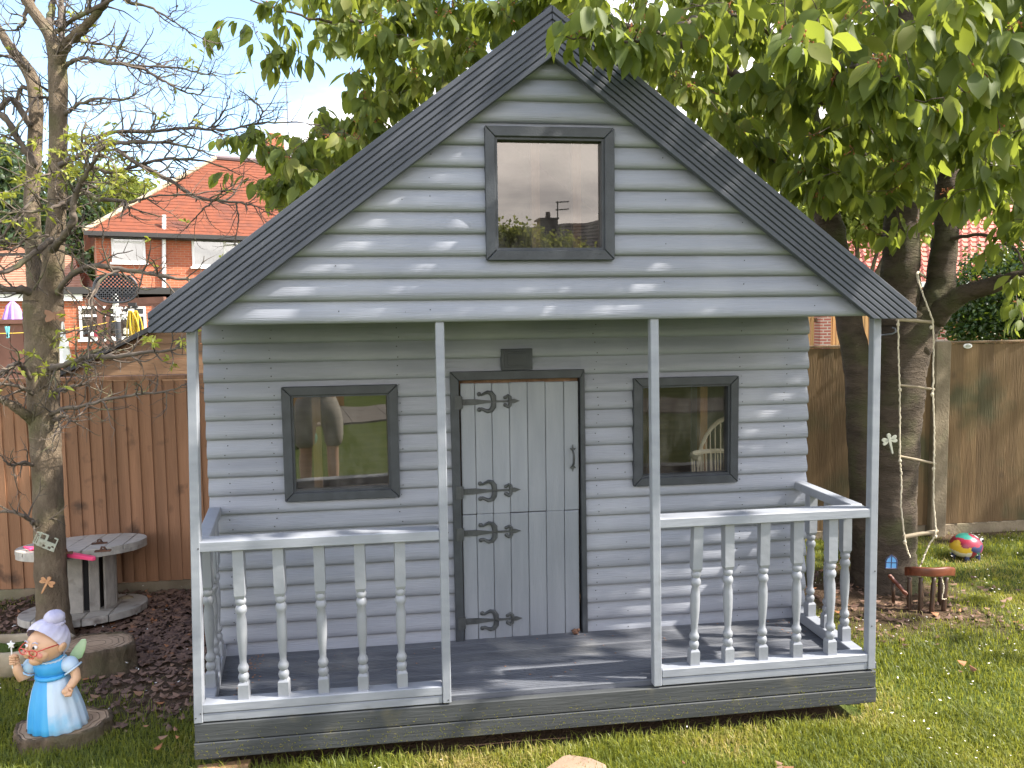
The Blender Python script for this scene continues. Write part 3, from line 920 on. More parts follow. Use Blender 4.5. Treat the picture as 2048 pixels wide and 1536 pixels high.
# windows
def window(x0, x1, z0, z1, w, Y, glass, tilt=0., depth=.024):
    """mitred frame standing proud of the boards; pane set back in it"""
    mb = MB()
    bead = .009
    a0, a1, c0, c1 = x0+w, x1-w, z0+w, z1-w
    for poly in ([(a0, c0), (a1, c0), (a1-bead, c0+bead), (a0+bead, c0+bead)], [(a1, c0), (a1, c1), (a1-bead, c1-bead), (a1-bead, c0+bead)],
                 [(a1, c1), (a0, c1), (a0+bead, c1-bead), (a1-bead, c1-bead)], [(a0, c1), (a0, c0), (a0+bead, c0+bead), (a0+bead, c1-bead)]):
        mb.xz(poly[::-1], Y-depth+.011, Y+.03)
    win = mb.build('window', M['dark_trim'], house)
    g = .0012
    for poly in ([(x0+g, z0), (x1-g, z0), (a1-g, c0), (a0+g, c0)], [(x1, z0+g), (x1, z1-g), (a1, c1-g), (a1, c0+g)],
                 [(x1-g, z1), (x0+g, z1), (a0+g, c1), (a1-g, c1)], [(x0, z1-g), (x0, z0+g), (a0, c0+g), (a0, c1-g)]):
        mb = MB(); mb.xz(poly[::-1], Y-depth, Y+.012); mb.build('frame_board', M['dark_trim'], win, bevel=.002)
    mb = MB(); cx = (a0+a1)/2; dt = math.tan(tilt)*(a1-a0)/2
    n_ = 8; V = []
    for i in range(n_+1):
        for j in range(n_+1):
            u, v = i/n_, j/n_
            V.append((a0+.004+(a1-a0-.008)*u, Y+.014+dt*(2*u-1), c0+.004+(c1-c0-.008)*v))
    mb.add(V, [(i*(n_+1)+j, (i+1)*(n_+1)+j, (i+1)*(n_+1)+j+1, i*(n_+1)+j+1) for i in range(n_) for j in range(n_)])
    mb.build('pane', glass, win, True)
    return win


window(-.236, .224, 1.806, 2.267, .035, -.004, M['glass_up'])
window(-1.030, -.559, .859, 1.336, .036, .545, M['glass_low'], R(4))
window(.456, .935, .861, 1.337, .036, .545, M['glass_right'])

# door: frame, two leaves of seven planks, hinges, handle
mb = MB(); mb.xz([(-.336, .2), (-.300, .2), (-.304, 1.345), (-.340, 1.383)][::-1], .522, .565); mb.build('door_frame', M['dark_trim'], house, bevel=.002)
mb = MB(); mb.xz([(.222, .2), (.246, .2), (.238, 1.381), (.219, 1.345)][::-1], .522, .565); mb.build('door_frame', M['dark_trim'], house, bevel=.002)
mb = MB(); mb.xz([(-.3398, 1.3835), (-.3038, 1.3455), (.2188, 1.3455), (.2378, 1.3815)], .522, .565); mb.build('door_frame', M['dark_trim'], house, bevel=.002)
PX = [-.297, -.2355, -.163, -.088, -.010, .068, .149, .214]
for nm, z0, z1, sh in (('upper_door', .7675, 1.331, 0.), ('lower_door', .207, .765, -.001)):
    mb = MB(); mb.box(-.29, .205, .556, .566, z0+.05, z0+.12); mb.box(-.29, .205, .556, .566, z1-.12, z1-.05)
    dr = mb.build(nm, M['door_paint'], house)
    for a, b_ in zip(PX, PX[1:]):
        mb = MB(); dz = random.uniform(-.0015, .0015); dy = random.uniform(-.001, .001)
        mb.box(a+.0008+sh, b_-.0008+sh, .538+dy, .5555, z0+dz, z1+dz); mb.build('plank', M['door_paint'], dr, bevel=.0032, seg=2)


def hinge(x, z, parent, y=.5375):
    mb = MB(); L_ = .250; f = lambda u: x+u*L_
    strap = [(0, -.0125), (.22, -.0125), (.45, -.0055), (.62, -.0042), (.80, -.004), (.84, -.009), (.90, -.009), (1.0, 0), (.90, .009), (.84, .009), (.80, .004), (.62, .0042), (.45, .0055), (.22, .0125), (0, .0125)]
    mb.xz([(f(a), z+b_) for a, b_ in strap][::-1], y-.005, y)
    for s in (-1, 1):
        pts = [(.545, .004), (.54, .022), (.50, .037), (.44, .041), (.385, .035), (.34, .029), (.305, .032)]
        mb.tube([(f(a), y-.0035, z+s*b_) for a, b_ in pts], [.0115, .0125, .0105, .0085, .0065, .0058, .0070], 6)
        mb.ell((f(.30), y-.0035, z+s*.033), (.0098, .005, .0098), 8, 5)
        pts = [(.83, .004), (.825, .017), (.79, .024), (.75, .018)]
        mb.tube([(f(a), y-.0035, z+s*b_) for a, b_ in pts], [.008, .008, .0075, .006], 6)
        mb.ell((f(.745), y-.0035, z+s*.016), (.0085, .005, .0085), 8, 5)
    for u in (.08, .52, .80): mb.ell((f(u), y-.0055, z), (.0035, .002, .0035), 6, 4)
    mb.box(x-.030, x-.006, .517, .5225, z-.028, z+.028)
    mb.tube([(x-.003, .521, z-.026), (x-.003, .521, z+.026)], .0055, 8)
    mb.build('hinge', M['iron'], parent, 'auto')


doors = [o for o in house.children if o.name.startswith(('upper_door', 'lower_door'))]
up = [o for o in doors if o.name.startswith('upper')][0]; lo = [o for o in doors if o.name.startswith('lower')][0]
hinge(-.292, 1.252, up); hinge(-.294, .868, up); hinge(-.295, .687, lo); hinge(-.295, .298, lo)
mb = MB()
mb.tube([(.186, .534, 1.030), (.186, .515, 1.018), (.186, .510, .998), (.186, .515, .976), (.186, .534, .962)], [.005, .0045, .0055, .0045, .005], 8)
for z, s in ((1.030, 1), (.962, -1)):
    mb.xz([(.179, z), (.172, z+s*.010), (.182, z+s*.010), (.186, z+s*.026), (.190, z+s*.010), (.200, z+s*.010), (.193, z)][::-s], .532, .537)
mb.build('handle', M['iron'], up, 'auto')
mb = MB(); mb.box(-.122, .012, .522, .56, 1.3845, 1.475)
vb = mb.build('vent_cover', M['dark_trim'], house, bevel=.002)
mb = MB(); mb.box(-.108, -.002, .517, .5215, 1.396, 1.464); mb.box(-.096, -.014, .514, .5165, 1.404, 1.456); mb.build('vent_flap', M['dark_trim'], vb, bevel=.0015)
mb = MB(); mb.box(-.298, .216, .57, .60, 1.3, 1.345); mb.build('door_lintel', M['wood_raw'], house)

# nail heads on the boards and grass clippings stuck to the fascia
mb = MB()
for k in range(18):
    for x in (-1.255, -1.07, -.555, -.37, .295, .43, .95, 1.165):
        if random.random() < .12: continue
        for dz in ((.02, .055) if x not in (-.37, .43) else (.035,)):
            z = .185+k*.0782+dz
            if z < .22 or z > 1.57: continue
            if -1.03 < x < -.559 and .86 < z < 1.336: continue
            if .456 < x < .935 and .86 < z < 1.336: continue
            t_ = dz/.0782
            mb.ell((x+random.gauss(0, .006), .562-logo(t_)-.0005, z+random.gauss(0, .003)), (.0027, .001, .0027), 6, 4)
for k in range(12):
    for x in (-.75, -.52, .42, .72, -.43, 1.0, -1.0):
        z = 1.5935+k*.0765+.038
        if abs(x) > gw(z)-.1 or random.random() < .35: continue
        mb.ell((x+random.gauss(0, .006), .013-logo(.5)-.0005, z+random.gauss(0, .008)), (.0022, .001, .0022), 6, 4)
for x, z in ((-1.25, .825), (-1.285, .22), (-1.268, .235), (1.27, .6), (1.262, .38), (-.40, .215)):
    mb.ell((x, -.0005, z), (.003, .001, .003), 6, 4)
tag(mb.build('nail_heads', M['nail'], house), kind='stuff')
V, F, tt = [], [], []
for i in range(820):
    x = random.uniform(-1.29, 1.28); z = .07+abs(random.gauss(0, .05))
    if z > .195: continue
    d = random.random()*3.14; l_ = random.uniform(.003, .010); w = random.uniform(.0005, .0010); y = -.0025
    c, s = math.cos(d), math.sin(d); b_ = len(V)
    V += [(x-s*w, y, z+c*w), (x+s*w, y, z-c*w), (x+c*l_+s*w, y-.002, z+s*l_-c*w), (x+c*l_-s*w, y-.002, z+s*l_+c*w)]
    F.append((b_, b_+1, b_+2, b_+3)); tt += [random.uniform(.45, .95)]*4
gc = link(bpy.data.objects.new('grass_clippings', np_mesh('grass_clippings', np.array(V), np.array(F), M['grass_blade'], np.array(tt))), house)
tag(gc, kind='stuff')
V, F, tt = [], [], []
for i in range(210):
    if i < 120: x, y = -1.19+abs(random.gauss(0, .03)), random.uniform(.07, .53)
    elif i < 150: x, y = random.uniform(1.0, 1.2), random.uniform(.35, .54)
    else: x, y = random.uniform(-1.1, 1.2), random.uniform(.05, .53)
    s = random.uniform(.002, .006); d = random.random()*6.28; b_ = len(V); z = .2185
    V += [(x+s*math.cos(d+q_), y+s*math.sin(d+q_)*.7, z+random.random()*.002) for q_ in (0, 1.7, 3.1, 4.5)]
    F.append((b_, b_+1, b_+2, b_+3)); tt += [random.choice((.95, 1., .9))]*4
dd = link(bpy.data.objects.new('deck_debris', np_mesh('deck_debris', np.array(V), np.array(F), M['dead_leaf'], np.array(tt))), house)
tag(dd, kind='stuff')

# brown pebble shaped snail at the foot of the door
mb = MB(); mb.ell((0, 0, .012), (.017, .013, .012), 12, 8, fn=lambda d: 1+.12*math.sin(7*d.x+3*d.z)); mb.ell((.012, -.004, .02), (.008, .007, .007), 8, 6)
o = mb.build('snail', M['rust'], None, True); o.location = (.187, .515, .217)
tag(o, 'small brown snail shell on the deck at the foot of the door', 'snail')

# white cane chair seen through the window
ch = thing('cane_chair', 'white cane armchair standing inside behind the right window', 'chair', (1.045, .90, .21), R(-35))
ch.scale = (.76, .76, 1)
mb = MB(); mb.tube([(.22*math.cos(a), .22*math.sin(a), .36) for a in np.linspace(0, 6.28, 21)], .014, 6, False); mb.ell((0, 0, .36), (.21, .21, .02), 16, 6); mb.build('seat', M['wicker'], ch, 'auto')
mb = MB()
arch = [(-.22*math.cos(a), .10+.10*math.sin(a)*.6, .62+.26*math.sin(a)) for a in np.linspace(0, math.pi, 15)]
mb.tube(arch, .012, 6)
for k in range(17):
    a = math.pi*(k+.7)/17.6
    p = (-.22*math.cos(a), .10+.06*math.sin(a), .62+.26*math.sin(a)); mb.tube([(p[0]*.95, .16, .37), p], .0045, 5)
mb.build('backrest', M['wicker'], ch, 'auto')
mb = MB(); mb.tube([(.23*math.cos(a), .23*math.sin(a)*.9, .70) for a in np.linspace(-.9, math.pi+.9, 21)], .013, 6)
for a in np.linspace(-.8, math.pi+.8, 26): mb.tube([(.21*math.cos(a), .21*math.sin(a), .37), (.23*math.cos(a), .207*math.sin(a), .7)], .0045, 5)
mb.build('armrest', M['wicker'], ch, 'auto')
for a in (.7, 2.4, 3.9, 5.5):
    MB().tube([(.2*math.cos(a), .2*math.sin(a), 0), (.18*math.cos(a), .18*math.sin(a), .36)], .013, 6).build('leg', M['wicker'], ch, 'auto')

# ------------------------------------------------------------------ fences
fl = thing('fence', 'reddish brown feather-edge board fence behind the cable reel table', 'fence')
x = -4.6
while x < .1:
    w = .0685
    if random.random() < .1: w = .064
    mb = MB(); zt = 1.262+.012*random.random(); lean = random.gauss(0, .002)
    mb.prism([(x, 2.095), (x+w+.008, 2.086), (x+w+.008, 2.104), (x, 2.105)], lambda a, b_, d: (a+(lean*d), b_, .07+(zt-.07)*d), 0, 1)
    mb.build('board', M['fence_brown'], fl)
    x += w
MB().box(-4.6, .1, 2.09, 2.125, .0, .066).build('gravel_board', M['concrete'], fl, bevel=.004)
MB().box(-4.6, .1, 2.075, 2.125, 1.278, 1.302).build('capping', M['fence_brown'], fl, bevel=.003)
for z in (.3, 1.05): MB().box(-4.6, .1, 2.108, 2.14, z, z+.05).build('rail', M['fence_brown'], fl)
fr_ = thing('fence', 'weathered olive brown panel fence with a concrete post behind the cherry tree', 'fence')
for (xa, xb, zt) in ((.2, 3.186, 1.365), (3.318, 6.6, 1.378)):
    x = xa
    while x < xb-.01:
        w = min(.118, xb-x)
        mb = MB(); mb.prism([(x, 2.40), (x+w+.006, 2.386), (x+w+.006, 2.405), (x, 2.412)], lambda a, b_, d: (a, b_, .075+(zt-.075)*d), 0, 1)
        mb.build('board', M['fence_old'], fr_)
        x += w
    MB().box(xa, xb, 2.38, 2.43, zt+.003, zt+.021).build('capping', M['fence_old'], fr_, bevel=.003)
    MB().box(xa, xb, 2.39, 2.425, -.01, .072).build('gravel_board', M['concrete'], fr_, bevel=.005)
mb = MB(); mb.box(3.192, 3.312, 2.34, 2.46, -.02, 1.405); mb.build('concrete_post', M['concrete'], fr_, bevel=.008)
pq = MB(); pq.ell((0, 0, 0), (.036, .006, .019), 18, 8); o = pq.build('name_plaque', M['white'], None, True); o.location = tuple(see(1915, 691, 5.82)); o.location.y = 2.386
tag(o, 'small oval white plaque high on the weathered fence beside the concrete post', 'plaque')
mb = MB(); mb.ell((0, 0, 0), (.022, .003, .011), 14, 6); c_ = mb.build('plaque_centre', M['grey_orn'], o); c_.location = (0, -.005, 0)

# slatted fence with brick piers behind
sf = thing('slat_fence', 'orange timber slat fence between brick piers beyond the garden fence', 'fence')
A0, A1 = see(1330, 700, 11.6), see(2010, 690, 11.6)
dv_ = Vector(A1-A0); dv_.z = 0; ln = dv_.length; dv_.normalize(); ztop = float(see(1650, 626, 11.6)[2]); zlow = .0
def along(px): return (px-1330)/(2010-1330)*ln
piers = [(along(1634), along(1655)), (along(1861), along(1888))]
t_ = 0; rotm = Matrix.Rotation(math.atan2(dv_.y, dv_.x), 3, 'Z')
while t_ < ln:
    if not any(a-.03 < t_ < b_+.01 for a, b_ in piers):
        p = Vector(A0)+dv_*t_
        MB().obox((p.x, p.y, (ztop+zlow)/2), (.040, .02, ztop-zlow), rotm).build('slat', M['slat_orange'], sf)
    t_ += .052
p0, p1 = Vector(A0), Vector(A0)+dv_*ln
for z in (.4, ztop-.1):
    MB().bar((p0.x, p0.y+.03, z), (p1.x, p1.y+.03, z), .03, .06).build('rail', M['shed'], sf)
for a, b_ in piers:
    p = Vector(A0)+dv_*((a+b_)/2)
    MB().obox((p.x, p.y, (ztop+.10)/2), (b_-a, .22, ztop+.10), rotm).build('brick_pier', M['brick_pier'], sf)
    MB().obox((p.x, p.y, ztop+.125), (b_-a+.06, .28, .05), rotm).build('pier_cap', M['concrete'], sf)


# ------------------------------------------------------------------ houses in the background
def ray_plane(px, py, p0, nrm):
    d = see(px, py, 1.0)-CAM
    p0, nrm = np.array(p0), np.array(nrm)
    return CAM + d*(np.dot(p0-CAM, nrm)/np.dot(d, nrm))


def courses(mb, a, b_, c, d, rows, lift=.03, cols=0, amp=.03):
    """overlapping tile courses on the quad a-b (eaves) to d-c (top); cols adds rolled pantiles"""
    a, b_, c, d = map(lambda v: Vector(v), (a, b_, c, d))
    nr = (b_-a).cross(d-a).normalized()
    if nr.z < 0: nr = -nr
    for i in range(rows):
        t0, t1 = i/rows, (i+1.12)/rows
        l0, r0 = a.lerp(d, t0)+nr*lift, b_.lerp(c, t0)+nr*lift
        l1, r1 = a.lerp(d, min(1, t1)), b_.lerp(c, min(1, t1))
        k = max(1, cols*4)
        V = []
        for j in range(k+1):
            h = nr*(amp*max(0, math.sin(j/4*2*math.pi)) if cols else 0)
            V += [l0.lerp(r0, j/k)+h, l1.lerp(r1, j/k)+h, l0.lerp(r0, j/k)-nr*lift]
        F = [(3*j, 3*j+3, 3*j+4, 3*j+1) for j in range(k)] + [(3*j+2, 3*j+5, 3*j+3, 3*j) for j in range(k)]
        mb.add(V, F)


EV = np.array([.9403, .3403, 0]); NF = np.array([.3403, -.9403, 0])       # facade direction and outward normal of the red house
rh = thing('brick_house', 'red brick house with an orange hipped roof and white windows beyond the left fence', 'house')
C0 = see(190, 462, 24.0)
zeave = float(C0[2])
def fac(px, py, off=0.): return ray_plane(px, py, C0+NF*off, NF)
def on(s, z, off=0.): return C0*np.array([1, 1, 0]) + EV*s + NF*off + np.array([0, 0, z])
def svals(px, py, off=0.):
    P = fac(px, py, off); return float(np.dot(P-C0, EV)), float(P[2])
mb = MB(); rot_h = Matrix(((EV[0], NF[0], 0), (EV[1], NF[1], 0), (0, 0, 1)))
c_ = on(4.5, zeave/2-.2, -3.5)
hw = thing('wall_frame', None, None)
bpy.data.objects.remove(hw)
def wallbox(name, mat, s0, s1, o0, o1, z0, z1, parent, bev=0):
    """box in house-aligned coordinates, with its own rotation so that brick courses follow the wall"""
    mb = MB(); mb.box(0, s1-s0, 0, o1-o0, 0, z1-z0)
    o = mb.build(name, mat, parent, bevel=bev)
    q_ = on(s0, z0, o1)
    mm = Matrix.Identity(4)
    for i in range(3): mm[i][0] = EV[i]; mm[i][1] = -NF[i]; mm[i][2] = (0, 0, 1)[i]; mm[i][3] = q_[i]
    o.matrix_local = mm
    return o
wallbox('wall', M['brick_red'], 0, 10, -7, 0, 0, zeave, rh)
# roof
gb = -NF*math.cos(R(38))+np.array([0, 0, math.sin(R(38))])
rn = NF*math.sin(R(38))+np.array([0, 0, math.cos(R(38))])
E0 = on(-.3, zeave-.05, .35); E1 = on(10.4, zeave-.05, .35)
H0 = ray_plane(432, 318, E0, rn); up_ = float(np.dot(H0-E0, gb)); sh_ = float(np.dot(H0-E0, EV))
H1 = E1+gb*up_
mb = MB(); courses(mb, E0, E1, H1, H0, 26, .012); mb.build('roof', M['tile_red'], rh)
Bk = on(-.3, zeave-.05, -7.4)
mb = MB(); courses(mb, Bk, E0, H0, H0+(-NF)*.05, 24, .02); mb.build('roof', M['tile_brown'], rh)
mb = MB(); mb.tube([E0+rn*.03, H0+rn*.06], .07, 8); mb.build('hip_ridge', M['stone'], rh)
mb = MB(); mb.tube([H0+rn*.06, H1+rn*.06], .09, 8); mb.build('ridge', M['lead'], rh)
wallbox('gutter', M['gutter'], -.3, 10.4, .30, .44, zeave-.17, zeave-.04, rh)
wallbox('soffit', M['gutter'], -.2, 10.2, 0., .3, zeave-.2, zeave-.1, rh)
def fwin(pxs, parent, off=0., frame=.055, mull=(), tran=(), back='curtain'):
    (x0, y0), (x1, y1) = pxs
    s0, zt = svals(x0, y0, off); s1, zb = svals(x1, y1, off)
    w = wallbox('window', M[back], s0+.02, s1-.02, off-.02, off+.012, zb+.02, zt-.02, parent)
    mb = MB(); W_, H_ = s1-s0, zt-zb
    for a in ((0, W_, 0, frame), (0, W_, H_-frame, H_), (0, frame, frame, H_-frame), (W_-frame, W_, frame, H_-frame)):
        mb.box(a[0], a[1], -.03, .03, a[2], a[3])
    for u in mull: mb.box(W_*u-frame/2, W_*u+frame/2, -.028, .03, frame, H_-frame)
    for (u0, u1, v) in tran: mb.box(W_*u0+frame/2, W_*u1-frame/2, -.026, .03, H_*v-frame/2, H_*v+frame/2)
    f_ = mb.build('frame', M['white'], w); f_.location = (-.02, .0, -.02)
    mb = MB(); mb.add([(frame, -.022, frame), (W_-frame, -.022, frame), (W_-frame, -.022, H_-frame), (frame, -.022, H_-frame)], [(0, 1, 2, 3)])
    g_ = mb.build('pane', M['glass_far'], w); g_.location = (-.02, 0, -.02)
    mb = MB(); mb.box(-.06, W_+.06, -.09, .0, -.06, .0); s_ = mb.build('sill', M['white'], w); s_.location = (-.02, 0, -.02)
    return w
fwin(((221, 464), (292, 526)), rh, 0, .07, (), ((0, 1, .68),))
fwin(((382, 467), (482, 535)), rh, 0, .07, (.67,), ((.67, 1, .68),))
mb = MB(); pa, pb = fac(328, 430, .1), fac(328, 583, .1); mb.tube([pa, pb], .06, 8); mb.tube([fac(330, 580, .12), fac(285, 578, .12)], .06, 8); mb.build('downpipe', M['white'], rh, 'auto')
# chimney and aerial
ck = H0+EV*1.55-NF*.1
ckx = ray_plane(552, 300, ck, NF)
cz0 = float(H0[2])-.5; ct = float(ray_plane(552, 277, ck, NF)[2]); sc_ = float(np.dot(ckx-C0, EV)); oc_ = float(np.dot(ckx-C0, NF))
cm = wallbox('chimney', M['brick_red'], sc_-.31, sc_+.31, oc_-.45, oc_, cz0, ct, rh)
for k, du in enumerate((-.14, .14)):
    p = on(sc_+du, ct, oc_-.22)
    mb = MB(); mb.lathe([(.10, 0), (.12, .03), (.11, .16), (.13, .18), (.13, .22), (.09, .22)], p, 10); mb.build('chimney_pot', M['terracotta'], rh, 'auto')
ae = thing('tv_aerial', 'thin television aerial on a mast above the red house chimney', 'aerial', tuple(on(sc_+.33, cz0, oc_-.2)))
ab = np.array(ae.location)
def aep(px, py): return ray_plane(px, py, ab, NF)-ab
MB().tube([aep(578, 300), aep(575, 230), aep(572, 163)], .022, 6).build('mast', M['aerial'], ae)
for k, (a, b_) in enumerate((((526, 168), (597, 163)), ((517, 209), (576, 204)), ((515, 222), (574, 219)))):
    mb = MB(); pa, pb = aep(*a), aep(*b_); mb.tube([pa, pb], .016, 5)
    for t_ in np.linspace(.05, .98, 9 if k else 6):
        q_ = pa+(pb-pa)*t_; mb.tube([q_-NF*.16, q_+NF*.16], .008, 4)
    if k == 0: mb.tube([aep(558, 168), aep(560, 171), aep(580, 170), aep(582, 165)], .014, 5)
    mb.build('antenna', M['aerial'], ae)
# flat roofed extension in front of the red house
ex = thing('brick_extension', 'single storey red brick extension with a black flat roof edge below the red house', 'extension')
OF = 3.2
s0, z1 = svals(-60, 586, OF); s1, _ = svals(420, 586, OF)
wallbox('wall', M['brick_red'], s0, s1, .02, OF, 0, z1-.12, ex)
wallbox('roof_edge', M['gutter'], s0-.1, s1+.1, .02, OF+.16, z1-.02, z1+.16, ex)
wallbox('fascia', M['white'], s0-.1, svals(165, 596, OF)[0], OF+.005, OF+.10, z1-.2, z1-.03, ex)
fwin(((157, 613), (294, 676)), ex, OF, .06, (.57,), ((0, .57, .72), (.57, 1, .72)), 'room_dark')
sk = svals(250, 652, OF)
# things on the kitchen window sill
for (px, py, mat, nm, lb) in ((183, 668, 'white', 'jar', 'small white jar on the far kitchen window sill'), (192, 669, 'crimson', 'tin', 'small red tin on the far kitchen window sill'), (252, 664, 'wicker', 'bowl', 'small pale bowl on the far kitchen window sill')):
    p = fac(px, py, OF+.10)
    mb = MB(); mb.lathe([(.05, 0), (.07, .01), (.07, .13), (.05, .15), (.05, .17)], (0, 0, 0), 10); o = mb.build(nm, M[mat], None, 'auto'); o.location = tuple(p-np.array([0, 0, .06])); tag(o, lb, nm)

# neighbouring roofs further left
def far_house(name, label, poly, dep, back, wallmat, roofmat, eave):
    """small gabled house: poly = pixel points ridge_left, ridge_right, eave_right, eave_left"""
    h_ = thing(name, label, 'house')
    rl, rr, er, el = [see(*p, d) for p, d in zip(poly, (dep+back, dep+back, dep, dep))]
    rr[2] = rl[2]; er[2] = el[2]
    mb = MB(); courses(mb, el, er, rr, rl, 14, .02); mb.build('roof', M[roofmat], h_)
    nb = np.array([rl[0]-el[0], rl[1]-el[1], 0]); b1, b2 = el+2*nb, er+2*nb; 
    mb = MB(); courses(mb, b1, b2, rr, rl, 6, .02); mb.build('roof', M[roofmat], h_)
    g = np.array([0, 0, 1.])
    mb = MB(); mb.add([el*[1, 1, 0], er*[1, 1, 0], er-g*.05, el-g*.05], [(0, 1, 2, 3)]); mb.add([er*[1, 1, 0], b2*[1, 1, 0], b2, rr-g*.05, er-g*.05], [(0, 1, 2, 3, 4)])
    mb.add([el*[1, 1, 0], el-g*.05, rl-g*.05, b1, b1*[1, 1, 0]], [(0, 1, 2, 3, 4)])
    mb.build('wall', M[wallmat], h_)
    MB().bar(el-g*.06, er-g*.06, .1, .1).build('gutter', M[eave], h_)
    return h_
far_house('bungalow', 'brown tiled bungalow roof seen behind the bare tree trunks', ((8, 512), (148, 518), (168, 578), (-25, 580)), 26, 2.6, 'brick_red', 'tile_brown', 'gutter')
far_house('far_house', 'small orange brick house with a brown gable roof at the far left edge', ((-60, 466), (2, 472), (58, 512), (-90, 508)), 32, 2.5, 'brick_red', 'tile_brown', 'gutter')
far_house('pantile_house', 'house with a pink pantile roof seen between the cherry tree stems', ((1640, 415), (2120, 380), (2090, 532), (1690, 566)), 17, 3.0, 'brick_red', 'tile_pink', 'white')
ph = [o for o in bpy.data.objects if o.name.startswith('pantile_house')][0]
for c in list(ph.children):
    if c.name.startswith('roof'): bpy.data.objects.remove(c)
rl, rr, er, el = [see(*p, d) for p, d in zip(((1640, 415), (2120, 380), (2090, 532), (1690, 566)), (20, 20, 17, 17))]
rr[2] = rl[2]; er[2] = el[2]
mb = MB(); courses(mb, el, er, rr, rl, 17, .03, 26, .05); mb.build('roof', M['tile_pink'], ph)

# shed behind the left fence
sh = thing('shed', 'brown wooden shed gable with a black felt roof edge behind the left fence', 'shed')
ap, lf = see(440, 604, 5.75), see(150, 752, 5.75)
apx, apz, lx, lz = float(ap[0]), float(ap[2]), float(lf[0]), float(lf[2]); yS = 2.95
k = 0; z = .1
while z < apz:
    z2 = min(z+.105, apz)
    f = lambda zz: max(lx, lx+(zz-lz)/(apz-lz)*(apx-lx)) if zz > lz else lx
    MB().xz([(f(z), z), (2*apx-f(z), z), (2*apx-f(z2-.003), z2-.003), (f(z2-.003), z2-.003)], yS-(.004 if k % 2 else .0), yS+.02).build('board', M['shed'], sh); z = z2; k += 1
nlen = math.hypot(apx-lx, apz-lz)
for sx in (1, -1):
    P = lambda a, b_: (apx+sx*(a-apx), b_)
    poly = [P(lx-.1, lz-.05), P(apx, apz), P(apx, apz+.035), P(lx-.1, lz-.015)]
    MB().xz(poly if sx > 0 else poly[::-1], yS-.06, yS+1.8).build('roof', M['felt'], sh)
MB().box(lx, 2*apx-lx, yS+.03, yS+1.7, .0, lz-.02).build('body', M['shed'], sh)

# brown boundary, low brick wall, pergola, basketball hoop, washing pole, parasol
def simple_fence(name, label, xa, xb, ytop, dep, mat, bw=.15, part='board'):
    t = thing(name, label, 'fence' if part == 'board' else 'wall')
    a, b_ = see(xa, ytop, dep), see(xb, ytop, dep)
    zt = float(a[2]); d_ = Vector((b_[0]-a[0], b_[1]-a[1], 0)); L_ = d_.length; d_.normalize()
    rm = Matrix.Rotation(math.atan2(d_.y, d_.x), 3, 'Z'); q_ = 0
    while q_ < L_:
        p = Vector((a[0], a[1], 0))+d_*(q_+bw/2)
        MB().obox((p.x, p.y+random.uniform(-.004, .004), zt/2), (bw-.008, .02, zt), rm).build(part, M[mat], t); q_ += bw
    p = Vector((a[0], a[1], 0))+d_*(L_/2); MB().obox((p.x, p.y, zt+.025), (L_, .09, .05), rm).build('capping', M[mat], t)
    return t
simple_fence('boundary_fence', 'dark reddish brown boundary fence of wide boards behind the bare tree', -220, 92, 651, 9.0, 'wall_brown')
simple_fence('low_wall', 'low orange brick garden wall below the kitchen window', 128, 420, 700, 13.0, 'brick_red', .6, 'panel')
pg = thing('pergola', 'dark red brown timber pergola frame in front of the kitchen window', 'pergola')
def pgp(px, py, d=15.0): return see(px, py, d)
for name, a, b_, w in (('post', (199, 600), (203, 720), .09), ('post', (309, 600), (312, 720), .09), ('post', (216, 625), (218, 720), .06), ('beam', (176, 606), (330, 600), .12), ('beam', (245, 609), (330, 606), .1),
                       ('brace', (201, 636), (222, 608), .07), ('brace', (240, 628), (262, 606), .07), ('post', (236, 606), (240, 720), .07)):
    MB().bar(pgp(*a), pgp(*b_), w).build(name, M['pergola'], pg)
bk = thing('basketball_hoop', 'black oval lattice basketball backboard on a black and white pole', 'hoop')
cb = see(231, 577, 12.0); bw_, bh_ = 41/1600*12, 28/1600*12
mb = MB()
out_ = [(bw_*math.copysign(abs(math.cos(a))**.85, math.cos(a)), bh_*math.copysign(abs(math.sin(a))**.8, math.sin(a))) for a in np.linspace(0, 2*math.pi, 29)[:-1]]
mb.tube([(cb[0]+a, cb[1], cb[2]+b_) for a, b_ in out_+out_[:1]], .018, 6, False)
for s in (-1, 1):
    for k in range(-13, 14):
        c = k*.058
        pts = []
        for t_ in np.linspace(-.6, .6, 60):
            xx, zz = t_+c, s*t_
            if (abs(xx)/bw_)**2.3+(abs(zz)/bh_)**2.4 < 1: pts.append((xx, zz))
        if len(pts) > 2:
            a, b_ = pts[0], pts[-1]
            mb.bar((cb[0]+a[0], cb[1], cb[2]+a[1]), (cb[0]+b_[0], cb[1], cb[2]+b_[1]), .022, .012, up=(0, 1, 0))
mb.build('backboard', M['plastic_black'], bk)
pb = see(227, 588, 12.1)
mb = MB(); mb.tube([(pb[0], pb[1]+.05, pb[2]-.0), (pb[0]+.02, pb[1]+.05, see(231, 643, 12.1)[2])], .042, 10); mb.build('white_pole', M['white'], bk, 'auto')
mb = MB(); mb.tube([(pb[0]+.02, pb[1]+.05, see(231, 643, 12.1)[2]), (pb[0]+.05, pb[1]+.05, 0)], .042, 10); mb.build('black_pole', M['plastic_black'], bk, 'auto')
mb = MB(); rc = see(252, 612, 11.7); rr_ = .13
mb.tube([(rc[0]+rr_*math.cos(a), rc[1]+rr_*math.sin(a), rc[2]) for a in np.linspace(0, 6.283, 17)], .01, 5, False); mb.build('rim', M['pergola'], bk)
mb = MB()
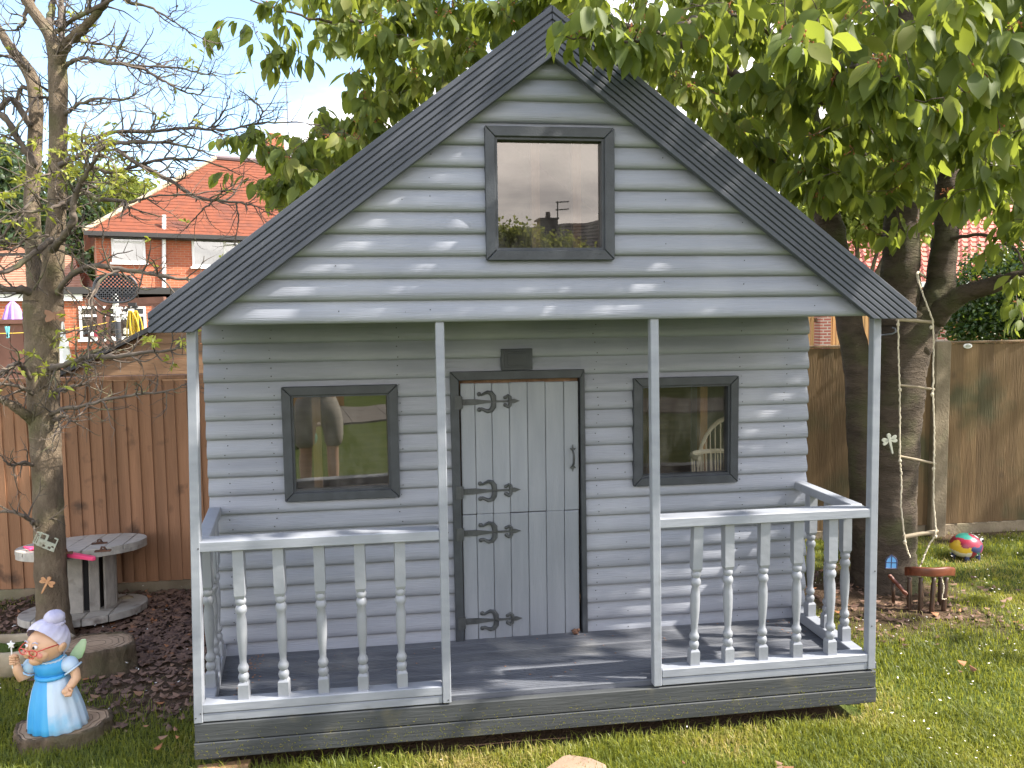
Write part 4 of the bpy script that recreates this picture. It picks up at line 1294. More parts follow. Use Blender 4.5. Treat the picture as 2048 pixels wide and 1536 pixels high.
for k in range(10):
    a = k*.628; mb.tube([(rc[0]+rr_*math.cos(a), rc[1]+rr_*math.sin(a), rc[2]), (rc[0]+.08*math.cos(a+.5), rc[1]+.08*math.sin(a+.5), rc[2]-.1), (rc[0]+.07*math.cos(a), rc[1]+.07*math.sin(a), rc[2]-.2)], .007, 4)
mb.build('net', M['white'], bk)
wp = thing('washing_line_pole', 'white washing line pole with black cleats in front of the kitchen window', 'pole', tuple(see(272, 720, 11.0)*np.array([1, 1, 0])))
zt = float(see(268, 618, 11.0)[2])
MB().tube([(0, 0, 0), (-.03, 0, zt)], .04, 10).build('pole', M['white'], wp, 'auto')
mb = MB(); mb.bar((-.13, 0, zt-.02), (.06, 0, zt+.03), .03); mb.bar((-.06, 0, zt+.06), (.04, 0, zt+.06), .05); mb.build('cleat', M['black'], wp)
mb = MB(); random.seed(5)
for k in range(9):
    x0 = random.uniform(-.06, .06); w = random.uniform(.02, .065); h = random.uniform(.30, .50); sx = random.choice((-.03, .04, .06))
    mb.tube([(x0+w*math.sin(a)*(.4+.6*math.sin(a/2))+sx*math.sin(a/2), -.06-.01*k, -h*.5*(1-math.cos(a))) for a in np.linspace(0, 6.28, 18)], .010, 5)
o = mb.build('rope_coil', M['yellow'], None, True); p = see(271, 622, 11.0); o.location = tuple(p)
tag(o, 'tangled yellow washing line hanging in loops from the white pole', 'rope')
pr = thing('parasol', 'closed lilac purple garden parasol standing behind the boundary fence', 'parasol', tuple(see(28, 655, 12.5)*np.array([1, 1, 0])))
zt, zb = float(see(24, 603, 12.5)[2]), float(see(28, 660, 12.5)[2])
mb = MB(); mb.lathe([(.17, zb), (.15, zb+.1), (.12, zb+(zt-zb)*.5), (.075, zb+(zt-zb)*.85), (.02, zt)], (0, 0, 0), 24, lambda a, t_: 1+.2*math.sin(a*8)); mb.build('canopy', M['purple'], pr, 'auto')
MB().tube([(0, 0, 0), (0, 0, zb+.05)], .025, 8).build('pole', M['white'], pr)
a, b_ = see(-60, 668, 7.0), see(240, 640, 10.5)
o = MB().tube([a+(b_-a)*t_-np.array([0, 0, .05*math.sin(math.pi*t_)]) for t_ in np.linspace(0, 1, 10)], .004, 5).build('washing_line', M['yellow']); tag(o, 'thin yellow washing line stretched behind the bare tree', 'washing line')
p = see(15, 664, 7.3); mb = MB(); mb.bar((-.012, 0, .05), (.004, 0, -.05), .018, .012); mb.bar((.014, 0, .05), (-.002, 0, -.055), .018, .012); o = mb.build('clothes_peg', M['teal']); o.location = tuple(p); tag(o, 'pale teal clothes peg on the yellow washing line', 'peg')
for px, py, w, h, lb in ((112, 655, .16, .5, 'pale cloth hanging beside the bare tree trunk, the upper one'), (119, 705, .2, .3, 'white bag lying beyond the boundary fence by the trunk')):
    p = see(px, py, 8.8); mb = MB(); nx2 = 5
    V = [(w*(i/4-.5)*(1+.1*math.sin(j)), .02*math.sin(i*2+j), h*(j/5-.5)) for i in range(5) for j in range(6)]
    V += [(v[0], v[1]+.03, v[2]) for v in V]
    mb.add(V, [(i*6+j, i*6+6+j, i*6+7+j, i*6+j+1) for i in range(4) for j in range(5)]+[(30+i*6+j, 30+i*6+j+1, 30+i*6+7+j, 30+i*6+6+j) for i in range(4) for j in range(5)])
    o = mb.build('cloth' if h > .4 else 'bag', M['white'], None, True); o.location = tuple(p); tag(o, lb, 'cloth' if h > .4 else 'bag')


# ------------------------------------------------------------------ foliage masses
def leaf_cards(pts, size, tint, down=.0, k5=True):
    """small folded leaves at pts: (n,3)"""
    n_ = len(pts)
    d = rng.normal(size=(n_, 3)); d[:, 2] -= down*1.5; d /= np.linalg.norm(d, axis=1)[:, None]
    s = np.cross(d, rng.normal(size=(n_, 3))); s /= np.linalg.norm(s, axis=1)[:, None]
    nn = np.cross(d, s)
    L_ = size*rng.uniform(.7, 1.25, n_)[:, None]; w = L_*.3
    V = np.stack([pts, pts+d*L_*.5+s*w+nn*L_*.1, pts+d*L_, pts+d*L_*.5-s*w+nn*L_*.1], 1)
    b_ = np.arange(n_)*4
    return V.reshape(-1, 3), np.concatenate([np.stack([b_, b_+1, b_+2], 1), np.stack([b_, b_+2, b_+3], 1)]), np.repeat(tint, 4)


def leafy(name, label, cat, loc, ells, count, size, mat, trunk_r=.12, part='crown', group=None, clump=7, bark='bark_cherry'):
    t = thing(name, label, cat, loc, 0, group)
    pts, tn = [], []
    vol = np.array([e[1][0]*e[1][1]*e[1][2] for e in ells])**.67; vol /= vol.sum()
    for e, v in zip(ells, vol):
        nclump = int(count*v/clump)+1
        d = rng.normal(size=(nclump, 3)); d /= np.linalg.norm(d, axis=1)[:, None]
        r_ = rng.uniform(.35, 1, nclump)**.5*(1+.22*np.array([noise.noise(Vector(q_)*2.3) for q_ in d]))
        c = np.array(e[0])+d*r_[:, None]*np.array(e[1])
        ct_ = np.clip(rng.normal(.5, .22, nclump), 0, 1)
        p = np.repeat(c, clump, 0)+rng.normal(size=(nclump*clump, 3))*size*1.1
        pts.append(p); tn.append(np.clip(np.repeat(ct_, clump)+rng.normal(0, .12, nclump*clump), 0, 1))
    pts = np.concatenate(pts); tn = np.concatenate(tn)
    V, F, tt = leaf_cards(pts, size, tn, .3)
    link(bpy.data.objects.new(part, np_mesh(part, V, F, M[mat], tt)), t)
    if trunk_r:
        mb = MB(); top = max(ells, key=lambda e: e[0][2]); zc = top[0][2]
        mb.tube([(0, 0, -.1), (.02, 0, zc*.4), (top[0][0]*.6, top[0][1]*.6, zc*.8), (top[0][0], top[0][1], zc+top[1][2]*.5)], [trunk_r, trunk_r*.8, trunk_r*.5, trunk_r*.15], 8)
        for e in ells:
            if e is not top: mb.tube([(0, 0, e[0][2]*.45), (e[0][0]*.5, e[0][1]*.5, e[0][2]*.75), tuple(e[0])], [trunk_r*.5, trunk_r*.35, trunk_r*.12], 6)
        mb.build('trunk', M[bark], t, 'auto')
    return t


def at_ground(px, dep):
    p = see(px, 640, dep); return (float(p[0]), float(p[1]), 0.)


def crown_from(px, py, rx, ry, dep, base):
    p = see(px, py, dep); s = dep/1600
    return ((float(p[0])-base[0], float(p[1])-base[1], float(p[2])), (rx*s, rx*s*.8, ry*s))


for px, dep, crowns, cnt, lb, mat in (
        (20, 34, [(15, 380, 60, 95), (35, 480, 80, 110)], 9000, 'tall dark tree at the far left behind the bare tree', 'leaf_conifer'),
        (150, 36, [(150, 430, 55, 100), (165, 520, 60, 80), (120, 500, 50, 80)], 9000, 'dark conifer standing just left of the red brick house', 'leaf_conifer'),
        (230, 40, [(225, 400, 60, 60), (260, 440, 70, 80)], 5000, 'pale green tree showing behind the red house roof hip', 'leaf_light'),
        (-60, 38, [(-50, 330, 90, 70), (-30, 420, 100, 90)], 6000, 'lighter green tree half out of view at the far left', 'leaf_light')):
    b0 = at_ground(px, dep)
    leafy('background_tree', lb, 'tree', b0, [crown_from(*c, dep, b0) for c in crowns], cnt, .30, mat, .35)
for px, dep, crowns, cnt, lb, mat in (
        (1720, 15, [(1705, 380, 85, 100), (1790, 400, 90, 90), (1640, 430, 70, 70), (1860, 350, 90, 80)], 9000, 'bright pale green tree seen between the cherry stems', 'leaf_light'),
        (1990, 24, [(2000, 420, 90, 80), (2060, 480, 80, 80)], 5000, 'light green tree beyond the pantile house at the right edge', 'leaf_light')):
    b0 = at_ground(px, dep)
    leafy('background_tree', lb, 'tree', b0, [crown_from(*c, dep, b0) for c in crowns], cnt, .16 if dep < 20 else .25, mat, .1)
b0 = at_ground(2010, 8.2)
leafy('evergreen_shrub', 'large dark glossy evergreen shrub rising behind the weathered fence', 'shrub', b0,
      [crown_from(1985, 590, 85, 90, 8.2, b0), crown_from(2070, 560, 90, 110, 8.4, b0), crown_from(1950, 640, 60, 60, 8.2, b0), crown_from(2120, 640, 90, 90, 8.2, b0)], 15000, .055, 'leaf_ivy', .06)

# ------------------------------------------------------------------ bare tree on the left
random.seed(21)


def smooth_path(pts, n=6, jit=0.):
    """Catmull-Rom through 3D points (+ radius as 4th)"""
    P = [np.array(p, float) for p in pts]
    P = [2*P[0]-P[1]]+P+[2*P[-1]-P[-2]]
    res = []
    for i in range(1, len(P)-2):
        for k in range(n):
            t = k/n
            q = .5*((2*P[i])+(-P[i-1]+P[i+1])*t+(2*P[i-1]-5*P[i]+4*P[i+1]-P[i+2])*t*t+(-P[i-1]+3*P[i]-3*P[i+1]+P[i+2])*t**3)
            if jit: q[:3] += np.array([random.gauss(0, jit) for _ in range(3)])
            res.append(q)
    res.append(P[-2]); return res


DL = 4.02
def pxpath(rows, d=DL, n=5, jit=0.):
    """rows: (px, py, width_px[, depth offset])"""
    pts = []
    for r_ in rows:
        dd = d+(r_[3] if len(r_) > 3 else 0)
        p = see(r_[0], r_[1], dd); pts.append((*p, r_[2]/2/1600*dd))
    return smooth_path(pts, n, jit)


bt = thing('bare_tree', 'almost bare twin-stemmed tree with a few yellow green buds at the left edge', 'tree', (0, 0, 0))
def add_limb(name, path, mat, parent, n=8):
    mb = MB()
    n_ = len(path)
    mb.tube([p[:3] for p in path], [max(.0012, p[3]) for p in path], n)
    o = mb.build(name, mat, parent, True); return o


main = pxpath([(118, 1345, 81), (112, 1290, 72), (106, 1220, 60), (100, 1100, 57), (96, 980, 55), (90, 860, 57), (86, 760, 60), (84, 680, 62), (86, 620, 72), (88, 585, 70)], n=8, jit=.0015)
add_limb('trunk', main, M['bark_left'], bt, 16)
rt = pxpath([(94, 640, 50), (104, 560, 42), (110, 480, 37), (114, 400, 34), (116, 300, 34), (116, 220, 34), (116, 150, 36), (110, 100, 30), (95, 62, 24), (72, 30, 22), (48, -10, 20), (20, -80, 16)], n=5, jit=.001)
add_limb('stem', rt, M['bark_left'], bt, 12)
ltk = pxpath([(84, 640, 44), (72, 565, 34, .05), (66, 470, 31, .1), (64, 400, 29, .12), (68, 330, 28, .14), (72, 240, 27, .15), (69, 175, 27, .16), (52, 135, 24, .2), (24, 100, 20, .2), (0, 62, 16, .22), (-30, 10, 14, .25)], n=5, jit=.001)
add_limb('stem', ltk, M['bark_left'], bt, 12)
BR = [
 [(110, 140, 24), (133, 88, 21, -.05), (165, 58, 18, -.1), (200, 18, 16, -.15), (230, -30, 14, -.2)],
 [(104, 95, 16), (98, 50, 15, .1), (106, 10, 13, .15), (112, -40, 11, .2)],
 [(122, 110, 14), (123, 40, 12, .1), (121, -30, 10, .15)],
 [(108, 66, 10), (150, 38, 9, -.1), (215, 3, 8, -.2), (280, -40, 6, -.3)],
 [(128, 150, 10), (133, 130, 9), (164, 116, 8, -.1), (205, 123, 8, -.15), (273, 133, 7, -.2), (325, 160, 5, -.25), (362, 181, 4, -.25), (400, 188, 3, -.25), (408, 167, 2, -.25)],
 [(205, 123, 6, -.15), (273, 131, 5, -.2), (350, 135, 4, -.3), (410, 148, 3, -.35), (433, 143, 2, -.35)],
 [(148, 82, 6, 0), (205, 88, 5, .1), (260, 104, 4, .1), (310, 125, 3, .15), (372, 148, 2, .15)],
 [(128, 230, 9), (150, 214, 7, -.1), (191, 197, 6, -.2), (249, 198, 4, -.3), (278, 178, 2, -.3)],
 [(150, 300, 9, .1), (219, 266, 8, .1), (297, 263, 7, .15), (376, 256, 6, .2), (444, 260, 5, .2), (513, 248, 4, .25), (581, 244, 3, .25), (642, 250, 2, .3)],
 [(420, 257, 4, .2), (448, 222, 3, .2), (456, 200, 2.5, .2), (460, 190, 2, .2)],
 [(513, 248, 4, .25), (524, 222, 3.5, .25), (508, 202, 3, .25), (478, 180, 2, .25)],
 [(300, 263, 5, .15), (312, 235, 4, .15), (300, 218, 2.5, .15), (280, 206, 2, .15)],
 [(376, 256, 4, .2), (390, 234, 3, .2), (406, 206, 2, .2)],
 [(120, 330, 12, -.1), (170, 305, 11, -.15), (225, 288, 9, -.2), (300, 284, 7, -.2), (360, 290, 5, -.2), (430, 312, 3, -.2)],
 [(170, 330, 9, .1), (230, 345, 8, .1), (290, 326, 7, .1), (345, 318, 6, .1), (420, 325, 4, .15), (480, 350, 2, .2)],
 [(118, 420, 11), (165, 385, 10, -.1), (191, 397, 9, -.15), (246, 403, 7, -.2), (258, 420, 4, -.2), (259, 432, 2, -.2)],
 [(258, 405, 6, -.2), (310, 392, 4, -.2), (380, 388, 3, -.15), (470, 378, 2, -.1)],
 [(230, 296, 8, .05), (284, 332, 8, .05), (342, 362, 8, .05), (393, 394, 7, .05), (440, 401, 6, .05), (490, 406, 4, .05), (522, 418, 3, .05), (545, 430, 2, .05)],
 [(470, 403, 4, .05), (477, 435, 3, .05), (472, 470, 2.5, .05), (468, 492, 2, .05)],
 [(425, 402, 4, .05), (400, 425, 3, .05), (372, 458, 2, .05)],
 [(104, 500, 17, -.1), (132, 468, 15, -.25), (146, 440, 14, -.3), (147, 403, 13, -.32), (158, 374, 11, -.35), (178, 338, 9, -.4), (196, 310, 6, -.45), (210, 292, 4, -.5)],
 [(178, 338, 6, -.4), (165, 300, 5, -.4), (165, 270, 4, -.45), (172, 245, 3, -.45)],
 [(112, 590, 14), (128, 566, 12, -.1), (156, 540, 11, -.15), (195, 532, 11, -.2), (244, 539, 10, -.2), (293, 546, 9, -.22), (354, 557, 7, -.25), (400, 556, 4, -.25), (430, 548, 2, -.25)],
 [(244, 541, 6, -.2), (212, 552, 6, -.25), (186, 590, 6, -.28), (182, 640, 5, -.3), (178, 680, 4, -.3), (176, 720, 2, -.3)],
 [(84, 600, 16), (52, 580, 14, -.1), (20, 578, 12, -.15), (-40, 570, 9, -.2)],
 [(96, 735, 16), (117, 734, 14, -.1), (150, 722, 11, -.15), (187, 713, 10, -.2), (229, 714, 9, -.25), (292, 704, 7, -.3), (340, 700, 5, -.32), (365, 690, 3, -.32)],
 [(150, 722, 8, -.15), (195, 700, 7, -.1), (230, 690, 5, -.1), (180, 660, 4, -.1), (120, 668, 3, -.1)],
 [(90, 832, 13), (125, 820, 9, -.12), (187, 806, 7, -.2), (229, 795, 6, -.22), (292, 788, 5, -.25), (344, 780, 3, -.28), (372, 768, 2, -.28)],
 [(195, 804, 3, -.2), (201, 785, 2.5, -.2), (190, 766, 2, -.2)],
 [(104, 785, 11), (133, 777, 8, -.1), (160, 770, 6, -.12), (176, 764, 3, -.12)],
 [(100, 845, 11), (129, 832, 7, -.1), (140, 840, 5, -.12), (156, 842, 3, -.12)],
 [(80, 860, 24), (45, 825, 20, -.1), (10, 802, 17, -.15), (-40, 780, 12, -.2)],
 [(76, 780, 12), (40, 728, 10, -.15), (10, 742, 9, -.2), (-40, 756, 6, -.25)],
 [(80, 800, 10), (45, 775, 8, -.15), (0, 768, 6, -.2), (-30, 772, 4, -.2)],
 [(78, 1060, 12), (58, 1038, 9, -.15), (32, 1026, 7, -.2), (0, 1022, 5, -.2), (-30, 1030, 3, -.2)],
 [(84, 940, 9), (50, 925, 6, -.1), (20, 930, 4, -.15), (0, 910, 3, -.2)],
 [(60, 250, 12, .1), (25, 200, 12, .05), (0, 215, 11, 0), (-40, 240, 8, 0)],
 [(70, 330, 14, .1), (40, 285, 14, .05), (10, 235, 14, 0), (-30, 220, 10, 0)],
 [(60, 140, 10, .15), (30, 118, 8, .1), (0, 112, 6, .1), (-30, 110, 4, .1)],
 [(66, 180, 9, .2), (45, 175, 8, .2), (35, 190, 6, .2), (25, 230, 3, .2)],
 [(130, 405, 8, -.3), (92, 420, 7, -.35), (50, 424, 6, -.4), (0, 425, 5, -.45), (-40, 424, 4, -.5)],
 [(104, 478, 13, -.1), (70, 505, 12, -.2), (30, 535, 11, -.25), (-10, 548, 9, -.3), (-40, 556, 7, -.3)],
 [(95, 470, 7, -.1), (50, 480, 6, -.15), (20, 500, 5, -.2), (-20, 480, 4, -.2)],
 [(75, 390, 8, -.1), (30, 440, 6, -.2), (0, 478, 5, -.2), (-20, 500, 4, -.2)],
 [(120, 180, 7, .1), (100, 195, 6, .05), (70, 200, 5, -.05), (30, 260, 4, -.1), (0, 275, 3, -.1)],
 [(130, 340, 6, -.2), (90, 350, 5, -.3), (40, 372, 4, -.4), (0, 395, 3, -.4)],
 [(220, -20, 8, -.2), (255, 2, 7, -.2), (300, 15, 5, -.2), (335, 35, 4, -.2), (365, 55, 3, -.2), (400, 75, 2.5, -.2), (420, 84, 1.5, -.2)],
 [(335, 35, 3, -.2), (355, 14, 2, -.2), (352, 10, 1.5, -.2)],
 [(68, -10, 9, .1), (50, 30, 8, .1), (48, 45, 7, .1), (30, 60, 4, .1), (0, 62, 3, .1)],
]
allb = []
for rows in BR:
    p = pxpath(rows, n=6, jit=.0022)
    for q_ in p: q_[3] *= .8+.35*random.random()
    add_limb('branch', p, M['twig_left'] if rows[0][2] < 20 else M['bark_left'], bt, 7)
    allb.append(p)
twigs = MB(); tips = []


def twig(start, d, L_, r_, lvl):
    k = max(4, int(L_/.022)); p = np.array(start[:3], float); d = np.array(d, float); d /= np.linalg.norm(d)
    path, rad = [p.copy()], [r_]
    bend = np.array([random.gauss(0, .10), random.gauss(0, .10), random.gauss(.05, .11)])
    for i in range(k):
        d = d+bend*(.6 if i < k/2 else 1.3)+np.array([random.gauss(0, .13) for _ in range(3)])
        if i > k*.7: d[2] += .22
        d /= np.linalg.norm(d); p = p+d*L_/k
        path.append(p.copy()); rad.append(r_*(1-.7*(i+1)/k)*(1+.25*random.random()))
        if lvl < 2 and i > 0 and random.random() < (.48 if lvl == 0 else .26):
            s = np.cross(d, [random.gauss(0, 1) for _ in range(3)]); s /= np.linalg.norm(s)
            twig(p, d*.5+s*.8+np.array([0, 0, .12]), L_*random.uniform(.25, .55), rad[-1]*.7, lvl+1)
    twigs.tube(path, rad, 4, False); tips.append((path[-1], d))


for p, rows in zip(allb, BR):
    seg = np.array([q_[:3] for q_ in p]); ln = np.sum(np.linalg.norm(np.diff(seg, axis=0), axis=1))
    nt_ = int(ln/.033)
    for _ in range(nt_):
        i = random.randint(1, len(p)-2); d = p[i+1][:3]-p[i-1][:3]; d = d/np.linalg.norm(d)
        s = np.cross(d, [random.gauss(0, 1) for _ in range(3)]); s /= np.linalg.norm(s)
        side = d*random.uniform(.4, 1.0)+s*.8+np.array([0, 0, .05])
        twig(p[i], side, random.uniform(.06, .26), max(.0019, min(.0046, p[i][3]*.6)), 0)
o = twigs.build('twigs', M['twig_left'], bt); tag(o, kind='stuff')
# bud leaves on some twig ends, thick only in a few places
V, F, tt = [], [], []
for c, d in tips:
    x, y, z = proj(c)
    w = .010+.75*math.exp(-((x-150)/75)**2-((y-300)/48)**2)+.7*math.exp(-((x-90)/45)**2-((y-700)/48)**2)+.5*math.exp(-((x-40)/60)**2-((y-390)/70)**2)+.3*math.exp(-((x-240)/70)**2-((y-360)/40)**2)+.5*math.exp(-((x-345)/30)**2-((y-690)/30)**2)
    if random.random() > w: continue
    for _ in range(random.randint(4, 8)):
        dd_ = np.array(d)*.5+np.array([random.gauss(0, .7), random.gauss(0, .7), random.gauss(-.1, .5)]); dd_ /= np.linalg.norm(dd_)
        s = np.cross(dd_, [random.gauss(0, 1) for _ in range(3)]); s /= np.linalg.norm(s); L_ = random.uniform(.022, .05); w_ = L_*.16
        b_ = len(V); V += [c, c+dd_*L_*.5+s*w_, c+dd_*L_-np.array([0, 0, L_*.2]), c+dd_*L_*.5-s*w_]; F.append((b_, b_+1, b_+2, b_+3)); tt += [random.random()]*4
o = link(bpy.data.objects.new('young_leaves', np_mesh('young_leaves', np.array(V), np.array(F), M['bud'], np.array(tt))), bt); tag(o, kind='stuff')

# ------------------------------------------------------------------ cherry tree
random.seed(31); rng = np.random.default_rng(31)
ct = thing('cherry_tree', 'big cherry tree with dark ringed stems and drooping green leaves over the playhouse', 'tree')
DC = 4.75
def limb(rows, mat='bark_cherry', n=12, part='limb', jit=.003):
    p = pxpath(rows, DC, 6, jit); add_limb(part, p, M[mat], ct, n); return p
sk = []
sk += limb([(1772, 1200, 150), (1768, 1150, 128), (1772, 1080, 112), (1778, 980, 104), (1784, 880, 104), (1790, 800, 106), (1796, 720, 112), (1806, 660, 116), (1812, 630, 100)], n=18, part='trunk')
sk += limb([(1745, 1170, 80, .1), (1738, 1080, 72, .05), (1732, 960, 64, 0), (1724, 840, 58, 0), (1714, 730, 54, 0), (1698, 640, 50, .05), (1680, 540, 50, .1), (1660, 450, 50, .1), (1645, 400, 48, .1), (1632, 320, 40, .1), (1620, 230, 36, .05), (1604, 120, 30, 0), (1590, 20, 24, 0), (1570, -80, 16, 0)], n=14)
sk += limb([(1800, 690, 80), (1800, 600, 74), (1801, 520, 72), (1803, 440, 66), (1808, 350, 52), (1812, 260, 46), (1816, 160, 42), (1812, 70, 38), (1806, -30, 30), (1800, -140, 20)], n=14)
sk += limb([(1822, 700, 70, -.05), (1850, 640, 66, -.05), (1876, 580, 56, -.05), (1888, 500, 50, -.05), (1895, 420, 46, 0), (1894, 340, 44, 0), (1900, 260, 36, .05), (1915, 150, 30, .1), (1925, 30, 24, .1), (1930, -80, 14, .1)], n=14)
sk += limb([(1868, 640, 44, -.1), (1905, 600, 40, -.2), (1950, 580, 36, -.3), (2010, 562, 32, -.45), (2080, 545, 26, -.6), (2180, 520, 16, -.7)], n=10)
LIMBS = [
 [(1632, 320, 22, .1), (1560, 220, 20, .1), (1440, 130, 18, .05), (1280, 62, 16, 0), (1120, 30, 14, -.05), (980, 22, 12, -.1), (840, 30, 9, -.15), (720, 45, 7, -.2), (600, 30, 5, -.25), (500, 0, 3, -.3)],
 [(1620, 230, 16, .05), (1500, 200, 14, .5), (1300, 150, 12, .7), (1050, 110, 11, .8), (880, 150, 9, .8), (740, 230, 7, .7), (640, 290, 5, .6), (540, 330, 4, .5), (450, 300, 2, .4)],
 [(1604, 120, 14, 0), (1500, 40, 13, -.9), (1420, 30, 11, -1.5), (1350, 55, 9, -1.95), (1280, 80, 6, -2.1), (1200, 82, 5, -2.2), (1130, 72, 3, -2.25)],
 [(1640, 380, 16, .1), (1720, 260, 14, -.6), (1680, 140, 12, -1.5), (1640, 90, 9, -2.1), (1590, 80, 6, -2.4), (1560, 90, 3, -2.45)],
 [(1810, 300, 18, 0), (1740, 210, 14, -.8), (1700, 120, 10, -1.5), (1730, 150, 7, -2.0), (1780, 155, 4, -2.2)],
 [(1895, 340, 18, 0), (1960, 180, 14, -.7), (1940, 60, 10, -1.6), (1880, -10, 6, -2.3)],
 [(1895, 400, 14, 0), (1980, 330, 11, .4), (2060, 250, 8, .7), (2150, 200, 5, 1.)],
 [(1812, 160, 14, 0), (1700, 60, 11, .7), (1560, -20, 9, 1.2), (1400, -60, 6, 1.5)],
 [(1640, 330, 12, .1), (1520, 300, 9, .5), (1400, 220, 7, .9), (1300, 180, 4, 1.2)],
 [(1808, 350, 12, 0), (1740, 330, 9, -.5), (1690, 210, 9, -.7), (1600, 205, 6, -.9), (1520, 180, 4, -1.1)],
 [(1816, 250, 12, .1), (1700, 300, 9, .6), (1650, 200, 8, 1.1), (1500, 60, 6, 1.4)],
 [(1900, 260, 12, 0), (2000, 120, 9, -.9), (2050, 60, 6, -1.5), (2100, 20, 4, -1.9)],
 [(1650, 400, 10, .1), (1560, 340, 7, .4), (1500, 330, 5, .7)],
 [(1890, 480, 9, -.05), (1960, 470, 7, -.3), (2030, 500, 5, -.5), (2060, 560, 3, -.7)],
]
for rows in LIMBS: sk += limb(rows, 'twig_cherry', 8, 'limb', .006)
# upper limbs above the picture
def limb3(pts, part='limb'):
    p = smooth_path(pts, 6, .008); add_limb(part, p, M['twig_cherry'], ct, 8); return p
top = [np.array(see(px, -80, DC)) for px in (1570, 1800, 1930)]
for i, (dx, dy, dz) in enumerate(((-1.5, -1.0, .7), (-2.6, -.3, .9), (.4, -1.9, .6), (1.6, -1.6, .5), (2.8, -1.3, .5), (.6, 1.2, .9), (-1.0, 1.0, 1.0), (2.0, .5, .8), (-.4, -2.0, .5), (1.2, -2.2, .3), (3.4, -1.9, .2))):
    a = top[i % 3]; sk += limb3([(*a, .024), (*(a+np.array([dx*.35, dy*.3, dz*.55])), .018), (*(a+np.array([dx*.7, dy*.65, dz*.9])), .012), (*(a+np.array([dx, dy, dz])), .005)])


def inpoly(x, y, poly):
    c = False; j = len(poly)-1
    for i in range(len(poly)):
        if (poly[i][1] > y) != (poly[j][1] > y) and x < (poly[j][0]-poly[i][0])*(y-poly[i][1])/(poly[j][1]-poly[i][1])+poly[i][0]: c = not c
        j = i
    return c


PL = [(615, -40), (1120, -40), (1095, 12), (910, 168), (715, 312), (565, 425), (520, 405), (560, 345), (500, 305), (440, 275), (500, 250), (600, 262), (668, 240), (715, 190), (690, 140), (640, 90), (625, 40)]
PR = [(1100, -40), (2120, -40), (2120, 480), (2010, 450), (1930, 440), (1880, 420), (1740, 420), (1690, 400), (1650, 440), (1590, 385), (1430, 245), (1330, 165), (1210, 75), (1120, 20)]
PE = [(1120, -30), (1150, -30), (1420, 190), (1640, 370), (1690, 400), (1650, 430), (1560, 380), (1400, 240), (1240, 108), (1130, 22)]
PF = [(545, 415), (1090, 8), (1080, -25), (900, 95), (720, 235), (600, 330)]
clusters = []          # point, leaf length
def fill(poly, count, dfun, cond=None):
    xs = [p[0] for p in poly]; ys = [p[1] for p in poly]; k = 0
    while k < count:
        x, y = random.uniform(min(xs), max(xs)), random.uniform(min(ys), max(ys))
        if not inpoly(x, y, poly) or (cond and not cond(x, y)): continue
        clusters.append((see(x, y-16, dfun()), random.uniform(.085, .112)*(1.15 if poly is PR else 1))); k += 1
fill(PL, 245, lambda: random.uniform(3.9, 5.0))
fill(PR, 310, lambda: random.uniform(3.5, 6.4))
fill(PE, 150, lambda: random.uniform(3.6, 5.2))
fill(PF, 60, lambda: random.uniform(4.0, 5.0))
fill(PR, 60, lambda: random.uniform(2.5, 3.4), lambda x, y: y < 300 and x > 1430+y*1.35)
fill(PR, 140, lambda: random.uniform(3.2, 4.4), lambda x, y: x > 1400 and y > 60)
for px, py, d in ((455, 34, 4.0), (506, 45, 4.0), (427, 76, 4.0), (533, 112, 4.1), (565, 95, 4.1), (625, 118, 4.1), (584, 45, 4.1), (520, 0, 4.1), (545, 10, 4.1), (540, 135, 4.1), (600, -5, 4.2),
                  (440, 340, 4.8), (470, 268, 4.7), (430, 275, 4.7), (530, 375, 4.8), (545, 395, 4.8), (620, 270, 4.7), (650, 250, 4.7), (500, 350, 4.8), (640, 210, 4.7), (690, 170, 4.6),
                  (2020, 570, 4.0), (2035, 612, 3.9), (2000, 480, 4.1), (2045, 640, 3.8), (1970, 500, 4.3), (2044, 540, 3.9), (1760, 470, 4.6), (1800, 455, 4.3), (1725, 450, 4.5), (1680, 470, 5.2), (1850, 440, 4.4)):
    clusters.append((see(px, py, d), random.uniform(.088, .105)))
for px, py, d in ((1128, 36, 2.52), (1150, 42, 2.54), (1185, 48, 2.55), (1222, 50, 2.56), (1262, 44, 2.6), (1292, 36, 2.62), (1330, 32, 2.66), (1310, 50, 2.6), (1350, 40, 2.8), (1385, 30, 2.9), (1440, 5, 2.6), (1460, 15, 2.65),
                  (1560, 66, 2.35), (1590, 70, 2.3), (1615, 78, 2.3), (1640, 82, 2.35), (1600, 95, 2.32), (1570, 40, 2.5), (1745, 140, 2.6), (1775, 145, 2.58), (1800, 160, 2.6), (1825, 195, 2.6), (1850, 205, 2.62), (1735, 190, 2.7), (1915, -10, 2.4), (1940, 0, 2.4), (1960, 2, 2.42), (1740, 0, 2.7), (1795, -6, 2.9), (1980, 260, 3.2), (1940, 310, 3.4), (1960, 320, 3.4), (1870, 150, 3.0), (2010, 60, 2.8)):
    clusters.append((see(px, py, d), random.uniform(.088, .108)))
k = 0  # unseen upper crown, shaped to shade the gable and keep the lawn sunlit
while k < 520:
    p = np.array([random.uniform(-1.2, 6.0), random.uniform(-.52, 3.2), random.uniform(2.75, 4.7)])
    e = ((p[0]-2.2)/4.1)**2+((p[1]-1.2)/2.3)**2+((p[2]-3.2)/1.6)**2
    if e > 1: continue
    x, y, z = proj(p)
    if -20 < x < 2068 and y > -60 and not inpoly(x, y, PR): continue
    if p[0] > 3.9 and random.random() < .6: continue
    if p[1] < -.3 and p[0] > 2.6 and random.random() < .7: continue
    clusters.append((p, .125)); k += 1
